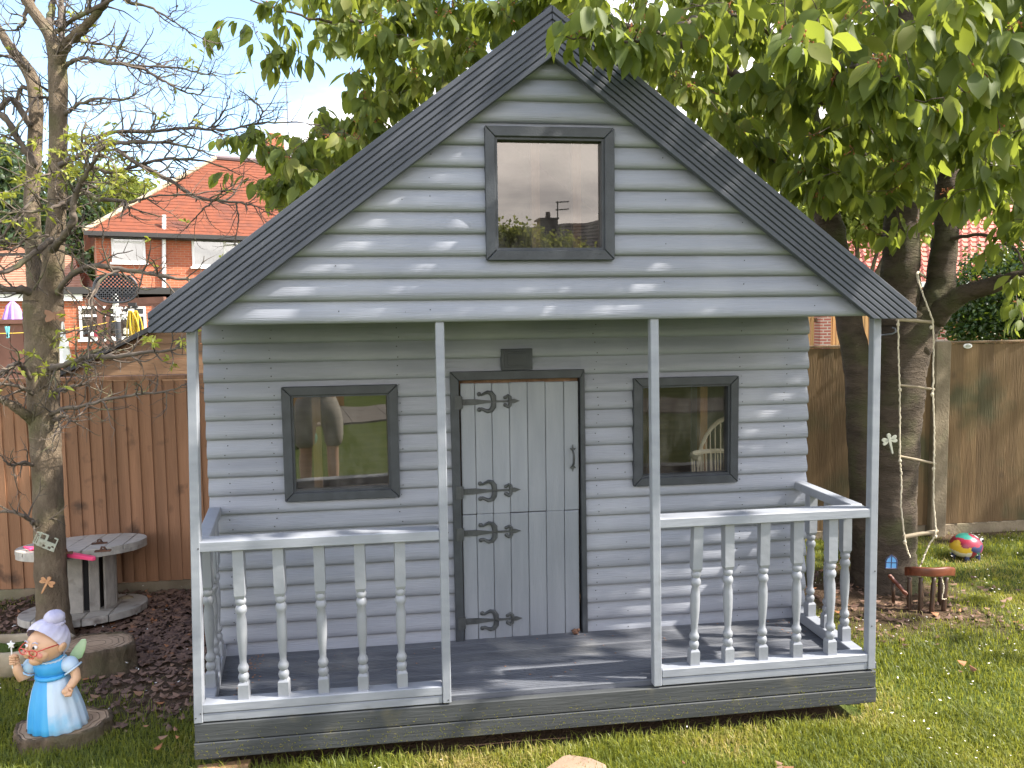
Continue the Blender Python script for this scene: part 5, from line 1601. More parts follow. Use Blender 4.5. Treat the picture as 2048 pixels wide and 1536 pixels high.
for _ in range(150):  # extra clusters above the view, added to block sun from the gable
    clusters.append((np.array([random.uniform(.4, 3.6), random.uniform(-.42, .12), random.uniform(2.85, 4.3)]), .12))

for _ in range(260):  # crown extension out of view, added to shade the right fence and back lawn
    clusters.append((np.array([random.uniform(4.2, 7.6), random.uniform(.45, 2.4), random.uniform(2.7, 4.3)]), .13))
# connect clusters to the skeleton with twigs (nearest first)
SK = np.array([q_[:3] for q_ in sk]); SKr = np.array([q_[3] for q_ in sk])
tw = MB(); tipd = []
C_ = np.array([c for c, _ in clusters])
dist = np.full(len(C_), 1e9); near = np.zeros(len(C_), int)
for i in range(0, len(SK)):
    dd_ = np.linalg.norm(C_-SK[i], axis=1); mm = dd_ < dist; dist[mm] = dd_[mm]; near[mm] = i
pts = list(SK); prad = list(SKr); done = np.zeros(len(C_), bool); tdir = [None]*len(C_)
for _ in range(len(C_)):
    i = int(np.argmin(np.where(done, 1e9, dist))); done[i] = True
    a = pts[near[i]]; c = C_[i]; v = c-a; L_ = np.linalg.norm(v)
    k = max(2, int(L_/.09))
    perp = np.array([random.gauss(0, .10), random.gauss(0, .10), random.gauss(.10, .06)])*L_
    path = []
    for j in range(k+1):
        t = j/k; path.append(a+v*t+perp*4*t*(1-t)*.5+(np.array([random.gauss(0, .012) for _ in range(3)]) if 0 < j < k else 0))
    r0 = min(prad[near[i]]*.8, .0035+.006*L_); rad = [r0+(.0018-r0)*(j/k)**.8 for j in range(k+1)]
    tw.tube(path, rad, 5, False)
    td = path[-1]-path[-2]; tdir[i] = td/(np.linalg.norm(td)+1e-9)
    st = len(pts)
    for j in range(1, k+1): pts.append(path[j]); prad.append(rad[j])
    for s in range(st, len(pts)):
        dd_ = np.linalg.norm(C_-pts[s], axis=1)*1.0+.02; mm = (dd_ < dist) & ~done; dist[mm] = dd_[mm]; near[mm] = s
o = tw.build('twigs', M['twig_cherry'], ct, True); tag(o, kind='stuff')

# leaves: one folded, curved blade shape in four variants
def leaf_shape(curl, fold, wide):
    u = np.array([0, .22, .48, .76, 1.0]); w = np.array([0, .72, 1.0, .66, 0])*wide
    mid = np.stack([np.zeros(5), u, -curl*u**2.2], 1)
    le = np.stack([-w[1:4], u[1:4]+.01, mid[1:4, 2]+fold*w[1:4]], 1); ri = le*[-1, 1, 1]
    V = np.concatenate([mid, le, ri])
    T = np.array([[0, 1, 5], [3, 4, 7], [1, 0, 8], [4, 3, 10]]); Q = np.array([[1, 2, 6, 5], [2, 3, 7, 6], [2, 1, 8, 9], [3, 2, 9, 10]])
    return V, T, Q
SH = [leaf_shape(c, f, w) for c, f, w in ((.10, .35, .26), (.28, .25, .28), (.42, .5, .23), (.18, .15, .30), (.5, .3, .26))]
LB, LD, LS, LN, LL, LV, LT, stalks = [], [], [], [], [], [], [], MB()
for (c, L0), td in zip(clusters, tdir):
    nl_ = random.randint(8, 13); big = random.random()
    cbase = random.gauss(.5, .2)
    for _ in range(nl_):
        az = random.random()*6.283; h = np.array([math.cos(az), math.sin(az), 0])
        base = c-td*random.uniform(0, .10)+h*.012
        d = h*random.uniform(.2, 1.0)+np.array([0, 0, -random.uniform(.35, 1.15)])+td*.25; d /= np.linalg.norm(d)
        base = base+d*.02
        s = np.cross(d, np.array([random.gauss(0, .5), random.gauss(0, .5), 1])+h*.6); s /= np.linalg.norm(s)
        nn = np.cross(s, d)
        if nn.dot(h)+nn[2]*.5 < 0: nn, s = -nn, -s
        LB.append(base); LD.append(d); LS.append(s); LN.append(nn); LL.append(L0*random.uniform(.5, 1.18)); LV.append(random.randrange(len(SH))); LT.append(min(1, max(0, cbase+random.gauss(0, .18))))
    x, y, z = proj(c)
    if -40 < x < 2090 and -40 < y < 900 and random.random() < .4:
        for _ in range(random.randint(5, 10)):
            az = random.random()*6.283; e = c-td*random.uniform(0, .06); d = np.array([math.cos(az)*.6, math.sin(az)*.6, random.uniform(-.9, .5)]); l_ = random.uniform(.018, .04)
            q_ = e+d*l_; stalks.tube([e, e+d*l_*.6, q_], [.0009, .0008, .0009], 3, False); stalks.ell(q_, (.0032, .0032, .004), 5, 4)
LB, LD, LS, LN, LL, LV, LT = map(np.array, (LB, LD, LS, LN, LL, LV, LT))
zz = (LB-CAM) @ _f; ux = 1024+FPX*((LB+LD*LL[:, None]*.5-CAM) @ CR)/zz; uy = 768-FPX*((LB+LD*LL[:, None]*.5-CAM) @ CU)/zz
score = np.where((ux > 10) & (ux < 2040) & (uy > 8) & (uy < 1500) & (zz > .5), LL/zz, 0)
single = np.argsort(-score)[:290]
is_s = np.zeros(len(LB), bool); is_s[single] = True
meshes = []
for v, (V, T, Q) in enumerate(SH): meshes.append(np_mesh('leaf', V, [T, Q], M['leaf_single'], None, True))
for i in single:
    mm = Matrix.Identity(4)
    for r_ in range(3): mm[r_][0] = LS[i][r_]*LL[i]; mm[r_][1] = LD[i][r_]*LL[i]; mm[r_][2] = LN[i][r_]*LL[i]; mm[r_][3] = LB[i][r_]
    obj_from(meshes[LV[i]], 'leaf', ct, mm)
Vs, Ts, Qs, tts, b_ = [], [], [], [], 0
for v, (V, T, Q) in enumerate(SH):
    ix = np.where((LV == v) & ~is_s)[0]
    X = LB[ix][:, None, :]+LL[ix][:, None, None]*(V[None, :, 0:1]*LS[ix][:, None, :]+V[None, :, 1:2]*LD[ix][:, None, :]+V[None, :, 2:3]*LN[ix][:, None, :])
    off = (np.arange(len(ix))*11)[:, None, None]+b_
    Vs.append(X.reshape(-1, 3)); Ts.append((T[None]+off).reshape(-1, 3)); Qs.append((Q[None]+off).reshape(-1, 4)); tts.append(np.clip((LT[ix][:, None]+np.array([.22, .20, .18, .14, .05, -.04, -.06, -.04, -.04, -.06, -.04])[None]).ravel(), 0, 1)); b_ += len(ix)*11
o = link(bpy.data.objects.new('foliage', np_mesh('foliage', np.concatenate(Vs), [np.concatenate(Ts), np.concatenate(Qs)], M['leaf'], np.concatenate(tts), True)), ct); tag(o, kind='stuff')
o = stalks.build('fruit_stalks', M['stalk'], ct); tag(o, kind='stuff')

# ------------------------------------------------------------------ garden objects on the left
random.seed(41)
# cable reel table
tb = thing('cable_reel_table', 'weathered grey cable reel table in front of the left fence', 'table', (-2.30, 1.745, .004), R(8))
tb.rotation_euler = (R(-6.5), 0, R(8))
def disc_planks(z0, z1, rad, name, cuts):
    for a, b_ in zip(cuts, cuts[1:]):
        g = .0022; poly = []
        xs = np.linspace(max(a+g, -rad+.001), min(b_-g, rad-.001), 9)
        poly = [(x, -math.sqrt(max(0, rad*rad-x*x))) for x in xs]+[(x, math.sqrt(max(0, rad*rad-x*x))) for x in xs[::-1]]
        dz = random.uniform(-.001, .001)
        MB().prism(poly, lambda p, q_, d: (p, q_, d), z0+dz, z1+dz).build(name, M['table_wood'], tb, bevel=.002)
disc_planks(.378, .402, .322, 'top_plank', (-.33, -.235, -.14, -.04, .06, .15, .24, .33))
disc_planks(.357, .379, .322, 'under_plank', (-.33, -.12, .1, .33))
disc_planks(.012, .050, .318, 'base_plank', (-.33, -.2, -.08, .05, .17, .33))
for k in range(11):
    a = k*2*math.pi/11+.1; rr = .155
    rm = Matrix.Rotation(a+math.pi/2, 3, 'Z')
    MB().obox((rr*math.cos(a), rr*math.sin(a), .204), (.072 if k % 3 else .05, .014, .308), rm).build('stave', M['table_wood'], tb, bevel=.002)
mb = MB(); mb.lathe([(.11, .05), (.11, .355)], n=12); mb.build('drum', M['black'], tb)
def strap_piece(px, py, lb, rz):
    p = ray_plane(px, py, (-2.30, 1.745+.402*math.sin(R(6.5)), .404*math.cos(R(6.5))+.004), (0, math.sin(R(6.5)), math.cos(R(6.5))))
    mb = MB(); mb.box(-.038, .038, -.010, .010, 0, .008); mb.tube([(-.01, .0, .008), (-.006, .0, .024), (.008, .0, .022), (.012, .002, .008)], .005, 6); mb.box(-.016, .016, -.012, .012, .008, .012)
    o = mb.build('rusty_hinge', M['rust'], None, 'auto'); o.location = tuple(p); o.rotation_euler = (0, 0, rz)
    tag(o, lb, 'hinge', 'rusty hinges on the reel table')
strap_piece(199, 1088, 'rusty iron hinge nearest the back edge on the reel table', .1)
strap_piece(206, 1103, 'rusty iron hinge on the reel table just right of the pink toy', .05)
strap_piece(129, 1108, 'rusty iron hinge on the reel table half hidden by the tree trunk', .3)
# pink toy sword
p0 = see(45, 1092, 4.35); p1 = see(188, 1105, 4.35)
def onz(px, py, z):
    p = see(px, py, 4.0); return CAM+(p-CAM)*((z-CAM[2])/(p[2]-CAM[2]))
TN = (0, math.sin(R(6.5)), math.cos(R(6.5)))
a, b_ = (ray_plane(x_, y_, (-2.30, 1.745+.402*math.sin(R(6.5)), .416), TN) for x_, y_ in ((46, 1094), (188, 1104)))
ax = Vector(b_-a); Lp = ax.length; ang = math.atan2(ax.y, ax.x)
pk = thing('toy_sword', 'bright pink plastic toy sword lying across the reel table', 'toy', tuple(a), ang)
mb = MB(); mb.prism([(0, 0), (.07, -.018), (.085, -.026), (.09, -.012), (.25, -.008), (.25, .008), (.09, .012), (.085, .02), (.06, .016)], lambda x, y, d: (x, y, d), -.006, .006); mb.build('blade', M['pink'], pk, bevel=.003)
mb = MB(); mb.prism([(.248, -.011), (.285, -.014), (.30, -.030), (.335, -.034), (.36, -.022), (Lp, -.014), (Lp+.006, .004), (Lp-.01, .014), (.34, .016), (.29, .012), (.248, .011)], lambda x, y, d: (x, y, d), -.010, .010); mb.build('handle', M['pink'], pk, bevel=.004)

# stone trough with soil, tree stump, log slice
tr = thing('stone_trough', 'curved stone trough planter filled with soil beside the bare tree', 'planter', (-2.36, 1.10, 0))
def ring(mb, outl, zs):
    """outl: list of (scale, z) loops of a lumpy kidney shape"""
    n_ = 28; V = []
    for sc, z in outl:
        for k in range(n_):
            a_ = 2*math.pi*k/n_; r_ = 1+.05*math.sin(3*a_+1)+.03*math.sin(5*a_)
            V.append((.235*sc*r_*math.cos(a_), .13*sc*r_*math.sin(a_)+.02*math.cos(2*a_), z+.006*math.sin(4*a_+z*30)))
    F = [(i*n_+k, i*n_+(k+1) % n_, (i+1)*n_+(k+1) % n_, (i+1)*n_+k) for i in range(len(outl)-1) for k in range(n_)]
    mb.add(V, F); return mb
mb = MB(); ring(mb, [(.80, 0), (.90, .02), (.97, .06), (1.0, .10), (.98, .122), (.93, .132), (.84, .13), (.79, .118), (.77, .09)], None); mb.build('bowl', M['stone'], tr, True)
mb = MB(); ring(mb, [(.79, .094), (.4, .104), (.02, .1)], None); mb.build('soil', M['ground'], tr, True)
def log_disc(name, label, loc, rx, ry, h, lean=0., seed=0, group=None):
    t = thing(name, label, 'stump' if h > .08 else 'log slice', loc)
    n_ = 96; rngl = random.Random(seed)
    ph = [rngl.random()*6 for _ in range(4)]
    def rad(a_): return 1+.05*math.sin(2*a_+ph[0])+.04*math.sin(5*a_+ph[1])+.025*math.sin(11*a_+ph[2])
    def loop(s, z, rough=0): return [(rx*s*rad(a_)*(1+rough*q_)*math.cos(a_), ry*s*rad(a_)*(1+rough*q_)*math.sin(a_), z+lean*math.cos(a_)*h+rough*(z > h*.85)*rngl.uniform(-.004, .004)) for a_ in np.linspace(0, 2*math.pi, n_+1)[:-1] for q_ in (rngl.uniform(-1, 1)*.022+.03*noise.noise(Vector((a_*7, z*12, seed))),)]
    V = []
    L_ = [(1.06, 0), (1.04, h*.18), (1.02, h*.36), (1.0, h*.54), (1.01, h*.72), (1.02, h*.9), (.985, h*1.03), (.93, h*1.0)]
    for s, z in L_: V += loop(s, z, 1)
    mb = MB(); mb.add(V, [(i*n_+k, i*n_+(k+1) % n_, (i+1)*n_+(k+1) % n_, (i+1)*n_+k) for i in range(len(L_)-1) for k in range(n_)]); mb.build('bark', M['stump_bark'], t, True)
    V = []; L_ = [(.935, h*.985), (.8, h*.975), (.5, h*.985), (.01, h*.98)]
    for s, z in L_: V += loop(s, z)
    mb = MB(); mb.add(V, [(i*n_+k, i*n_+(k+1) % n_, (i+1)*n_+(k+1) % n_, (i+1)*n_+k) for i in range(len(L_)-1) for k in range(n_)]); mb.build('cut_face', M['stump_top'], t, True)
    mb = MB()
    for s in (.88, .74, .6, .44, .27): mb.tube([(x, y, z+.0005) for x, y, z in loop(s, h*.98)+loop(s, h*.98)[:1]], .0015, 3, False)
    mb.build('growth_ring', M['stump_bark'], t)
    return t
log_disc('tree_stump', 'sawn tree stump with growth rings behind the granny figurine', (-1.985, 1.02, 0), .165, .13, .125, 0, 3)
log_disc('log_slice', 'flat bark-edged log slice under the granny figurine', (-1.885, .395, -.004), .165, .135, .056, .05, 8)

# small things fixed to the bare tree trunk
def plate2d(name, label, cat, poly, th, mat, p, rz=0, roll=0, tilt=0, holes=None, group=None):
    mb = MB(); mb.xz(poly[::-1], -th/2, th/2)
    o = mb.build(name, M[mat], None, bevel=min(.002, th*.3)); o.location = tuple(p); o.rotation_euler = (tilt, roll, rz)
    return tag(o, label, cat, group)
def wing(a_, l_, w_):
    c, s = math.cos(a_), math.sin(a_)
    return [(c*u*l_-s*v*w_, s*u*l_+c*v*w_) for u, v in ((.1, -.18), (.45, -.5), (.8, -.55), (1, -.2), (1, .25), (.75, .5), (.4, .4), (.1, .18))]
def dragonfly(name, label, sc, mat, p, roll, rz=0, tail=(-2.03,)):
    t = thing(name, label, 'ornament', tuple(p), rz)
    t.rotation_euler = (0, roll, rz)
    for a_ in (.25, -.35, math.pi-.25, math.pi+.35):
        MB().xz([(x*sc, z*sc) for x, z in wing(a_, .036, .016)][::-1], -.003, .003).build('wing', M[mat], t, bevel=.001)
    mb = MB(); mb.xz([(sc*x, sc*z) for x, z in ((-.006, -.005), (-.004, -.058), (0, -.066), (.004, -.058), (.006, -.005), (.007, .012), (.010, .020), (.005, .029), (-.005, .029), (-.010, .020), (-.007, .012))], -.0045, .0035); mb.build('body', M[mat], t, bevel=.0015)
    return t
dragonfly('dragonfly', 'orange wooden dragonfly fixed low on the bare tree trunk', 1.0, 'orange_orn', see(95, 1164, 3.90), R(28))
bf = thing('butterfly', 'brown wooden butterfly cut-out fixed on the bare tree trunk', 'ornament', tuple(see(110, 632, 3.88)))
for s in (-1, 1):
    MB().xz([(s*x, z) for x, z in ((.002, .012), (.020, .026), (.044, .030), (.046, .012), (.036, .002), (.046, -.012), (.042, -.030), (.024, -.026), (.010, -.018), (.002, -.012))][::-s], -.003, .003).build('wing', M['brown_orn'], bf, bevel=.001)
MB().xz([(-.003, -.022), (.003, -.022), (.004, .016), (.002, .022), (-.002, .022), (-.004, .016)], -.005, .005).build('body', M['brown_orn'], bf, bevel=.001)
# weathered metal plate with cut-outs, its left edge bent back round the trunk
pt = thing('metal_plate', 'small weathered grey metal plate with square cut-outs tied to the bare tree', 'plate', tuple(see(93, 1083, 3.89)))
pt.rotation_euler = (0, R(24), R(-6))
mb = MB(); th = .002
def bars(mb, xs, zs, keep):
    for i in range(len(xs)-1):
        for j in range(len(zs)-1):
            if keep(i, j): mb.box(xs[i], xs[i+1], -th, th, zs[j], zs[j+1])
bars(mb, [-.040, -.033, -.022, -.010, .002, .016, .030, .044, .050], [-.036, -.030, -.018, -.010, .004, .028, .034],
     lambda i, j: not ((i in (1, 2) and j == 4) or (i in (4, 5) and j in (4, 5)) or (i == 6 and j == 4) or (i == 3 and j == 1) or (i == 5 and j in (1,)) or (i == 6 and j == 2)))
mb.build('face', M['plate'], pt)
mb = MB(); mb.bar((-.040, 0, -.03), (-.062, .012, -.034), .004, .006); mb.bar((-.040, 0, .03), (-.058, .012, .022), .004, .006); mb.bar((-.062, .012, -.034), (-.058, .012, .024), .004, .008); mb.bar((-.05, .006, -.03), (-.046, .006, .025), .003, .005)
mb.build('bent_edge', M['plate'], pt)

# ------------------------------------------------------------------ granny fairy figurine
gn = thing('granny_fairy_figurine', 'granny fairy figurine with grey bun, red glasses and blue dress on log slice', 'figurine', (-1.905, .375, .0525), R(-6))
P_ = .00195
def pleat(a_, t): return 1+(.05*(1-t)+.006)*math.sin(a_*15+.6)
DP = [(.098, 0), (.104, .004), (.101, .03), (.095, .07), (.086, .11), (.075, .15), (.062, .185), (.054, .2)]
n_ = 60; V = []; F1, F2 = [], []
for i, (r_, z) in enumerate(DP):
    for k in range(n_):
        a_ = 2*math.pi*k/n_; q_ = r_*pleat(a_, i/(len(DP)-1)); V.append((q_*math.cos(a_)*1.02+.012*(1-z/.2), q_*math.sin(a_)*.86, z))
for i in range(len(DP)-1):
    for k in range(n_):
        f_ = (i*n_+k, i*n_+(k+1) % n_, (i+1)*n_+(k+1) % n_, (i+1)*n_+k); a_ = math.degrees(2*math.pi*(k+.5)/n_)
        (F1 if 205 < a_ < 279 else F2).append(f_)
mb = MB(); mb.use(M['dress_pale']).add(V, F2+[tuple(range((len(DP)-1)*n_, len(DP)*n_))]); mb.use(M['dress_blue']).add(V, F1); mb.build('skirt', None, gn, True)
mb = MB(); mb.lathe([(.054, .198), (.060, .204), (.058, .214)], n=32); mb.build('sash', M['dress_blue'], gn, True)
mb = MB(); mb.use(M['dress_blue']); mb.lathe([(.056, .212), (.062, .23), (.066, .25), (.058, .268), (.044, .28), (.036, .285)], n=28, fr=lambda a_, t: 1-.12*abs(math.sin(a_)))
mb.build('bodice', None, gn, True)
mb = MB(); mb.tube([((.046+.004*(k % 2))*math.cos(a_), (.040+.004*(k % 2))*math.sin(a_)-.006, .276-.006*math.cos(a_+1.2)) for k, a_ in enumerate(np.linspace(0, 2*math.pi, 41))], .0045, 6, False); mb.build('lace_collar', M['dress_pale'], gn, True)
# face: skin body (head, ears, nose, chin)
hd = Vector((-.006, -.012, .335)); fz = Matrix.Rotation(R(-24), 3, 'Z')       # looks towards the viewer's left
def hp(x, y, z): return hd+fz @ Vector((x, y, z))
mb = MB()
mb.ell(hd, (.072, .068, .066), 24, 16, fz, fn=lambda d: 1+.10*max(0, -d.z)*max(0, -d.y)-.05*max(0, d.z))
mb.ell(hp(-.028, -.044, -.022), (.030, .026, .026), 14, 10); mb.ell(hp(.028, -.044, -.022), (.030, .026, .026), 14, 10)
mb.ell(hp(0, -.046, -.048), (.026, .022, .020), 14, 10)
mb.ell(hp(0, -.073, -.010), (.0135, .015, .0115), 12, 9); mb.ell(hp(0, -.062, .006), (.008, .012, .014), 10, 8)
mb.tube([(0, -.004, .26), tuple(hp(0, .004, -.05))], [.034, .036], 14)
for s in (-1, 1): mb.ell(hp(s*.075, .006, -.008), (.010, .017, .022), 10, 8, fz @ Matrix.Rotation(s*R(25), 3, 'Y'))
mb.build('head', M['skin_doll'], gn, True)
mb = MB()
for s in (-1, 1): mb.ell(hp(s*.038, -.0605, -.020), (.014, .009, .012), 12, 8)
mb.ell(hp(0, -.0845, -.008), (.007, .004, .006), 8, 6)
mb.build('blush', M['cheek'], gn, True)
mb = MB(); mb.tube([tuple(hp(x, -.070+abs(x)*.22, -.032+.32*abs(x)-.002)) for x in (-.018, -.010, 0, .010, .018)], .0018, 6); mb.build('mouth', M['red_plastic'], gn, True)
for s in (-1, 1):
    mb = MB(); mb.ell(hp(s*.024, -.0655, .012), (.0085, .005, .0075), 12, 8); e_ = mb.build('eye', M['white'], gn, True)
    mb = MB(); mb.ell(hp(s*.024-.002, -.0705, .012), (.0055, .0025, .006), 10, 6); mb.build('pupil', M['black'], e_, True)
    mb = MB(); mb.tube([tuple(hp(s*x, -.066+.25*max(0, x-.02), z)) for x, z in ((.012, .026), (.024, .031), (.036, .026))], .0022, 6); mb.build('eyebrow', M['lilac'], gn, True)
mb = MB()
for s in (-1, 1):
    c = hp(s*.029, -.079, -.002)
    mb.tube([tuple(c+fz @ Vector((.0185*math.cos(a_), .002*math.cos(a_)*s, (.0150 if math.sin(a_) < 0 else .008)*math.sin(a_)))) for a_ in np.linspace(0, 2*math.pi, 25)], .0022, 6, False)
    mb.tube([tuple(hp(s*.047, -.076, .002)), tuple(hp(s*.062, -.05, .008)), tuple(hp(s*.072, -.005, .008))], .002, 6)
mb.tube([tuple(hp(-.011, -.080, .002)), tuple(hp(0, -.086, .004)), tuple(hp(.011, -.080, .002))], .002, 6)
mb.build('glasses', M['red_plastic'], gn, True)
# hair: swept back with ridges, and a bun
mb = MB(); nn_, mm_ = 64, 16; V = []
pole = (fz @ Vector((0, .82, .57))).normalized(); e1 = pole.cross(Vector((0, 0, 1))).normalized(); e2 = pole.cross(e1)
for i in range(mm_+1):
    t = i/mm_*math.radians(97)
    for k in range(nn_):
        a_ = 2*math.pi*k/nn_; d = e1*(math.sin(t)*math.cos(a_))+e2*(math.sin(t)*math.sin(a_))+pole*math.cos(t)
        q_ = 1+.020*math.sin(a_*18)*min(1, math.sin(t)*1.5)-.03*max(0, i/mm_-.85)/.15
        V.append(hd+Vector((0, .002, .010))+Vector((d.x*.0795*q_, d.y*.0775*q_, d.z*.083*q_)))
F = [(i*nn_+k, i*nn_+(k+1) % nn_, (i+1)*nn_+(k+1) % nn_, (i+1)*nn_+k) for i in range(mm_) for k in range(nn_)]
mb.add(V, F); hairo = mb.build('hair', M['lilac'], gn, True)
mb = MB(); bc = hd+Vector((.026, .016, .094)); mb.ell(bc, (.037, .036, .030), 32, 14, fn=lambda d: 1+.03*math.sin(9*math.atan2(d.y, d.x)+7*d.z)); mb.tube([tuple(bc+Vector((.030*math.cos(a_), .030*math.sin(a_), -.022))) for a_ in np.linspace(0, 6.283, 21)], .008, 6, False); mb.build('bun', M['lilac'], gn, True)
# arms with hands
def arm(path, rad, hand, fing):
    mb = MB(); mb.tube(path, rad, 12)
    mb.ell(path[-1], (rad[-1]*1.15,)*3, 10, 8); mb.ell(hand[0], hand[1], 12, 8)
    for p in fing: mb.tube(p, [.0052, .005, .0042], 7); mb.ell(p[-1], .0043, 7, 5)
    return mb.build('arm', M['skin_doll'], gn, True)
h0 = Vector((-.112, -.042, .292))
arm([(-.070, -.006, .246), (-.088, -.016, .214), (-.098, -.030, .212), (-.106, -.038, .242), (-.110, -.041, .276)], [.019, .020, .020, .017, .013], (h0, (.015, .012, .018)),
    [[h0+Vector((-.010, -.008, .012-.009*k)), h0+Vector((-.006, -.019, .013-.009*k)), h0+Vector((.008, -.017, .012-.009*k))] for k in range(4)]+[[h0+Vector((.010, -.002, .006)), h0+Vector((.013, -.012, .012)), h0+Vector((.004, -.019, .020))]])
h1 = Vector((.078, -.052, .160))
arm([(.070, -.004, .246), (.092, -.008, .218), (.098, -.014, .196), (.088, -.032, .176), (.080, -.046, .164)], [.019, .018, .018, .016, .013], (h1, (.018, .012, .014)),
    [[h1+Vector((-.004+.006*k, -.006, -.006)), h1+Vector((.004+.006*k, -.014, -.010)), h1+Vector((.014+.003*k, -.010, .000))] for k in range(4)]+[[h1+Vector((.010, 0, .010)), h1+Vector((.020, -.006, .012)), h1+Vector((.026, -.008, .006))]])
for s in (-1, 1):
    mb = MB(); c = Vector((s*.072, -.006, .247)); rm = Matrix.Rotation(-s*R(35), 3, 'Y')
    mb.ell(c, (.030, .032, .032), 20, 12, rm, fn=lambda d: 1+.02*math.sin(10*math.atan2(d.y, d.x)))
    mb.tube([tuple(c+rm @ Vector(((.029+.003*(k % 2))*math.cos(a_), (.031+.003*(k % 2))*math.sin(a_), -.021))) for k, a_ in enumerate(np.linspace(0, 6.283, 31))], .004, 6, False)
    mb.build('sleeve', M['dress_pale'], gn, True)
wd = thing('wd', None, None); bpy.data.objects.remove(wd)
mb = MB(); mb.tube([h0+Vector((-.003, -.012, -.034)), h0+Vector((-.003, -.012, .048))], .0025, 8); wo = mb.build('wand', M['white'], gn, 'auto')
st = [((.0165 if k % 2 == 0 else .0075)*math.sin(k*math.pi/5), (.0165 if k % 2 == 0 else .0075)*math.cos(k*math.pi/5)) for k in range(10)]
sc0 = h0+Vector((-.003, -.012, .058)); mb = MB(); mb.prism(st, lambda a_, b2, d: (sc0.x+a_, sc0.y+d, sc0.z+b2), -.004, .004); mb.build('star', M['white'], wo, bevel=.0015)
for s, sz in ((1, 1.), (-1, .9)):
    mb = MB(); wp_ = [(0, 0), (.018, .030), (.042, .056), (.056, .055), (.058, .040), (.052, .010), (.040, -.018), (.022, -.026), (.004, -.014)]
    c = Vector((s*.045, .050, .262)); mb.prism(wp_ if s > 0 else wp_[::-1], lambda a_, b2, d: (c.x+s*a_*sz, c.y+d+a_*.3, c.z+b2*sz), -.003, .003); mb.build('wing', M['wing_green'], gn, bevel=.002)

# ------------------------------------------------------------------ garden objects on the right
# rope ladder hanging from the cherry branch
dlad = 4.35
rl_ = thing('rope_ladder', 'rope ladder with wooden rungs hanging from the cherry tree', 'rope ladder', tuple(see(1830, 640, dlad)))
org = np.array(rl_.location)
def lp(px, py, d=dlad): return see(px, py, d)-org
rungs = [((1793, 639), (1867, 645)), ((1797, 770), (1869, 779)), ((1797, 912), (1872, 928)), ((1806, 1074), (1876, 1063))]
for k, (a, b_) in enumerate(rungs):
    r_ = (.0095, .0066, .0066, .0115)[k]; pa, pb = lp(*a), lp(*b_)
    MB().tube([pa, (pa+pb)/2+np.array([0, 0, .002]), pb], r_, 10).build('rung', M['rung'], rl_, 'auto')
def rope(pts, r_=.0044, name='rope', par=rl_):
    pth = smooth_path([(*p, r_) for p in pts], 14, .0012); mb = MB()
    mb.tube([q_[:3] for q_ in pth], [r_*(1+.14*math.sin(i*1.9)) for i in range(len(pth))], 7); mb.build(name, M['rope'], par, True)
rope([lp(1796, 640, dlad-.012), lp(1797, 700), lp(1799, 772, dlad-.012), lp(1800, 840), lp(1800, 914, dlad-.012), lp(1803, 960), lp(1802, 1010), lp(1809, 1074, dlad-.015), lp(1813, 1095), lp(1820, 1115)])
rope([lp(1838, 566, dlad+.1), lp(1850, 600), lp(1865, 644, dlad-.012), lp(1867, 700), lp(1866, 778, dlad-.012), lp(1868, 850), lp(1868, 927, dlad-.012), lp(1867, 1000), lp(1871, 1064, dlad-.015), lp(1857, 1092), lp(1846, 1118), lp(1839, 1136)])
rope([lp(1838, 566, dlad+.1), lp(1836, 545, dlad+.2), lp(1858, 560, dlad+.42), lp(1880, 575, dlad+.45)], .007, 'hanging_loop')
for k, (a, b_) in enumerate(rungs):
    for p in (a, b_):
        q_ = lp(p[0]+(3 if p is a else -5), p[1]+10, dlad-.012)
        mb = MB(); mb.ell(q_, (.009, .008, .011), 10, 8, fn=lambda d: 1+.12*math.sin(9*d.z+5*d.x)); mb.build('knot', M['rope'], rl_, True)
# broken chair back standing on the grass
cb_ = thing('chair_back', 'dark wooden curved chair back standing on the grass below the rope ladder', 'chair', tuple(onz(1850, 1222, 0)))
o0 = np.array(cb_.location)
d_ch = float(proj(o0)[2])
def cp(px, py, dd_=0): return see(px, py, d_ch+dd_)-o0
mb = MB(); V = []
top_ = [(1811, 1137, .07), (1822, 1136, .02), (1845, 1137, -.02), (1870, 1138, -.03), (1895, 1136, -.01), (1908, 1137, .05)]
pth = smooth_path([cp(*t) for t in top_], 4)
n4 = len(pth)
for q_ in pth:
    for dy, dz in ((-.012, -.040), (-.014, -.006), (-.010, .006), (.010, .006), (.012, -.006), (.010, -.040)): V.append((q_[0], q_[1]+dy, q_[2]+dz))
mb.add(V, [(i*6+k, (i+1)*6+k, (i+1)*6+(k+1) % 6, i*6+(k+1) % 6) for i in range(n4-1) for k in range(6)]+[tuple(range(6)), tuple(range((n4-1)*6, n4*6))[::-1]])
mb.build('top_rail', M['chair_wood'], cb_, 'auto', bevel=.003)
for (x0, x1, y1, dd_) in ((1819, 1818, 1224, .02), (1842, 1841, 1226, -.02), (1868, 1863, 1224, -.03), (1881, 1880, 1203, .10), (1893, 1887, 1222, -.005)):
    a, b_ = cp(x0, 1155, dd_), cp(x1, y1, dd_); MB().tube([a, a+(b_-a)*.12, a+(b_-a)*.2, a+(b_-a)*.6, a+(b_-a)*.9, b_-np.array([0, 0, .03])], [.0125, .0095, .013, .0115, .013, .011], 10).build('spindle', M['chair_dark'], cb_, True)
MB().bar(cp(1778, 1150, .1), cp(1814, 1190, -.0), .022, .016).build('arm_rail', M['chair_wood'], cb_, bevel=.004)
a = cp(1786, 1160, .08); MB().tube([a, cp(1787, 1205, .08)], .009, 8).build('arm_post', M['chair_dark'], cb_, True)
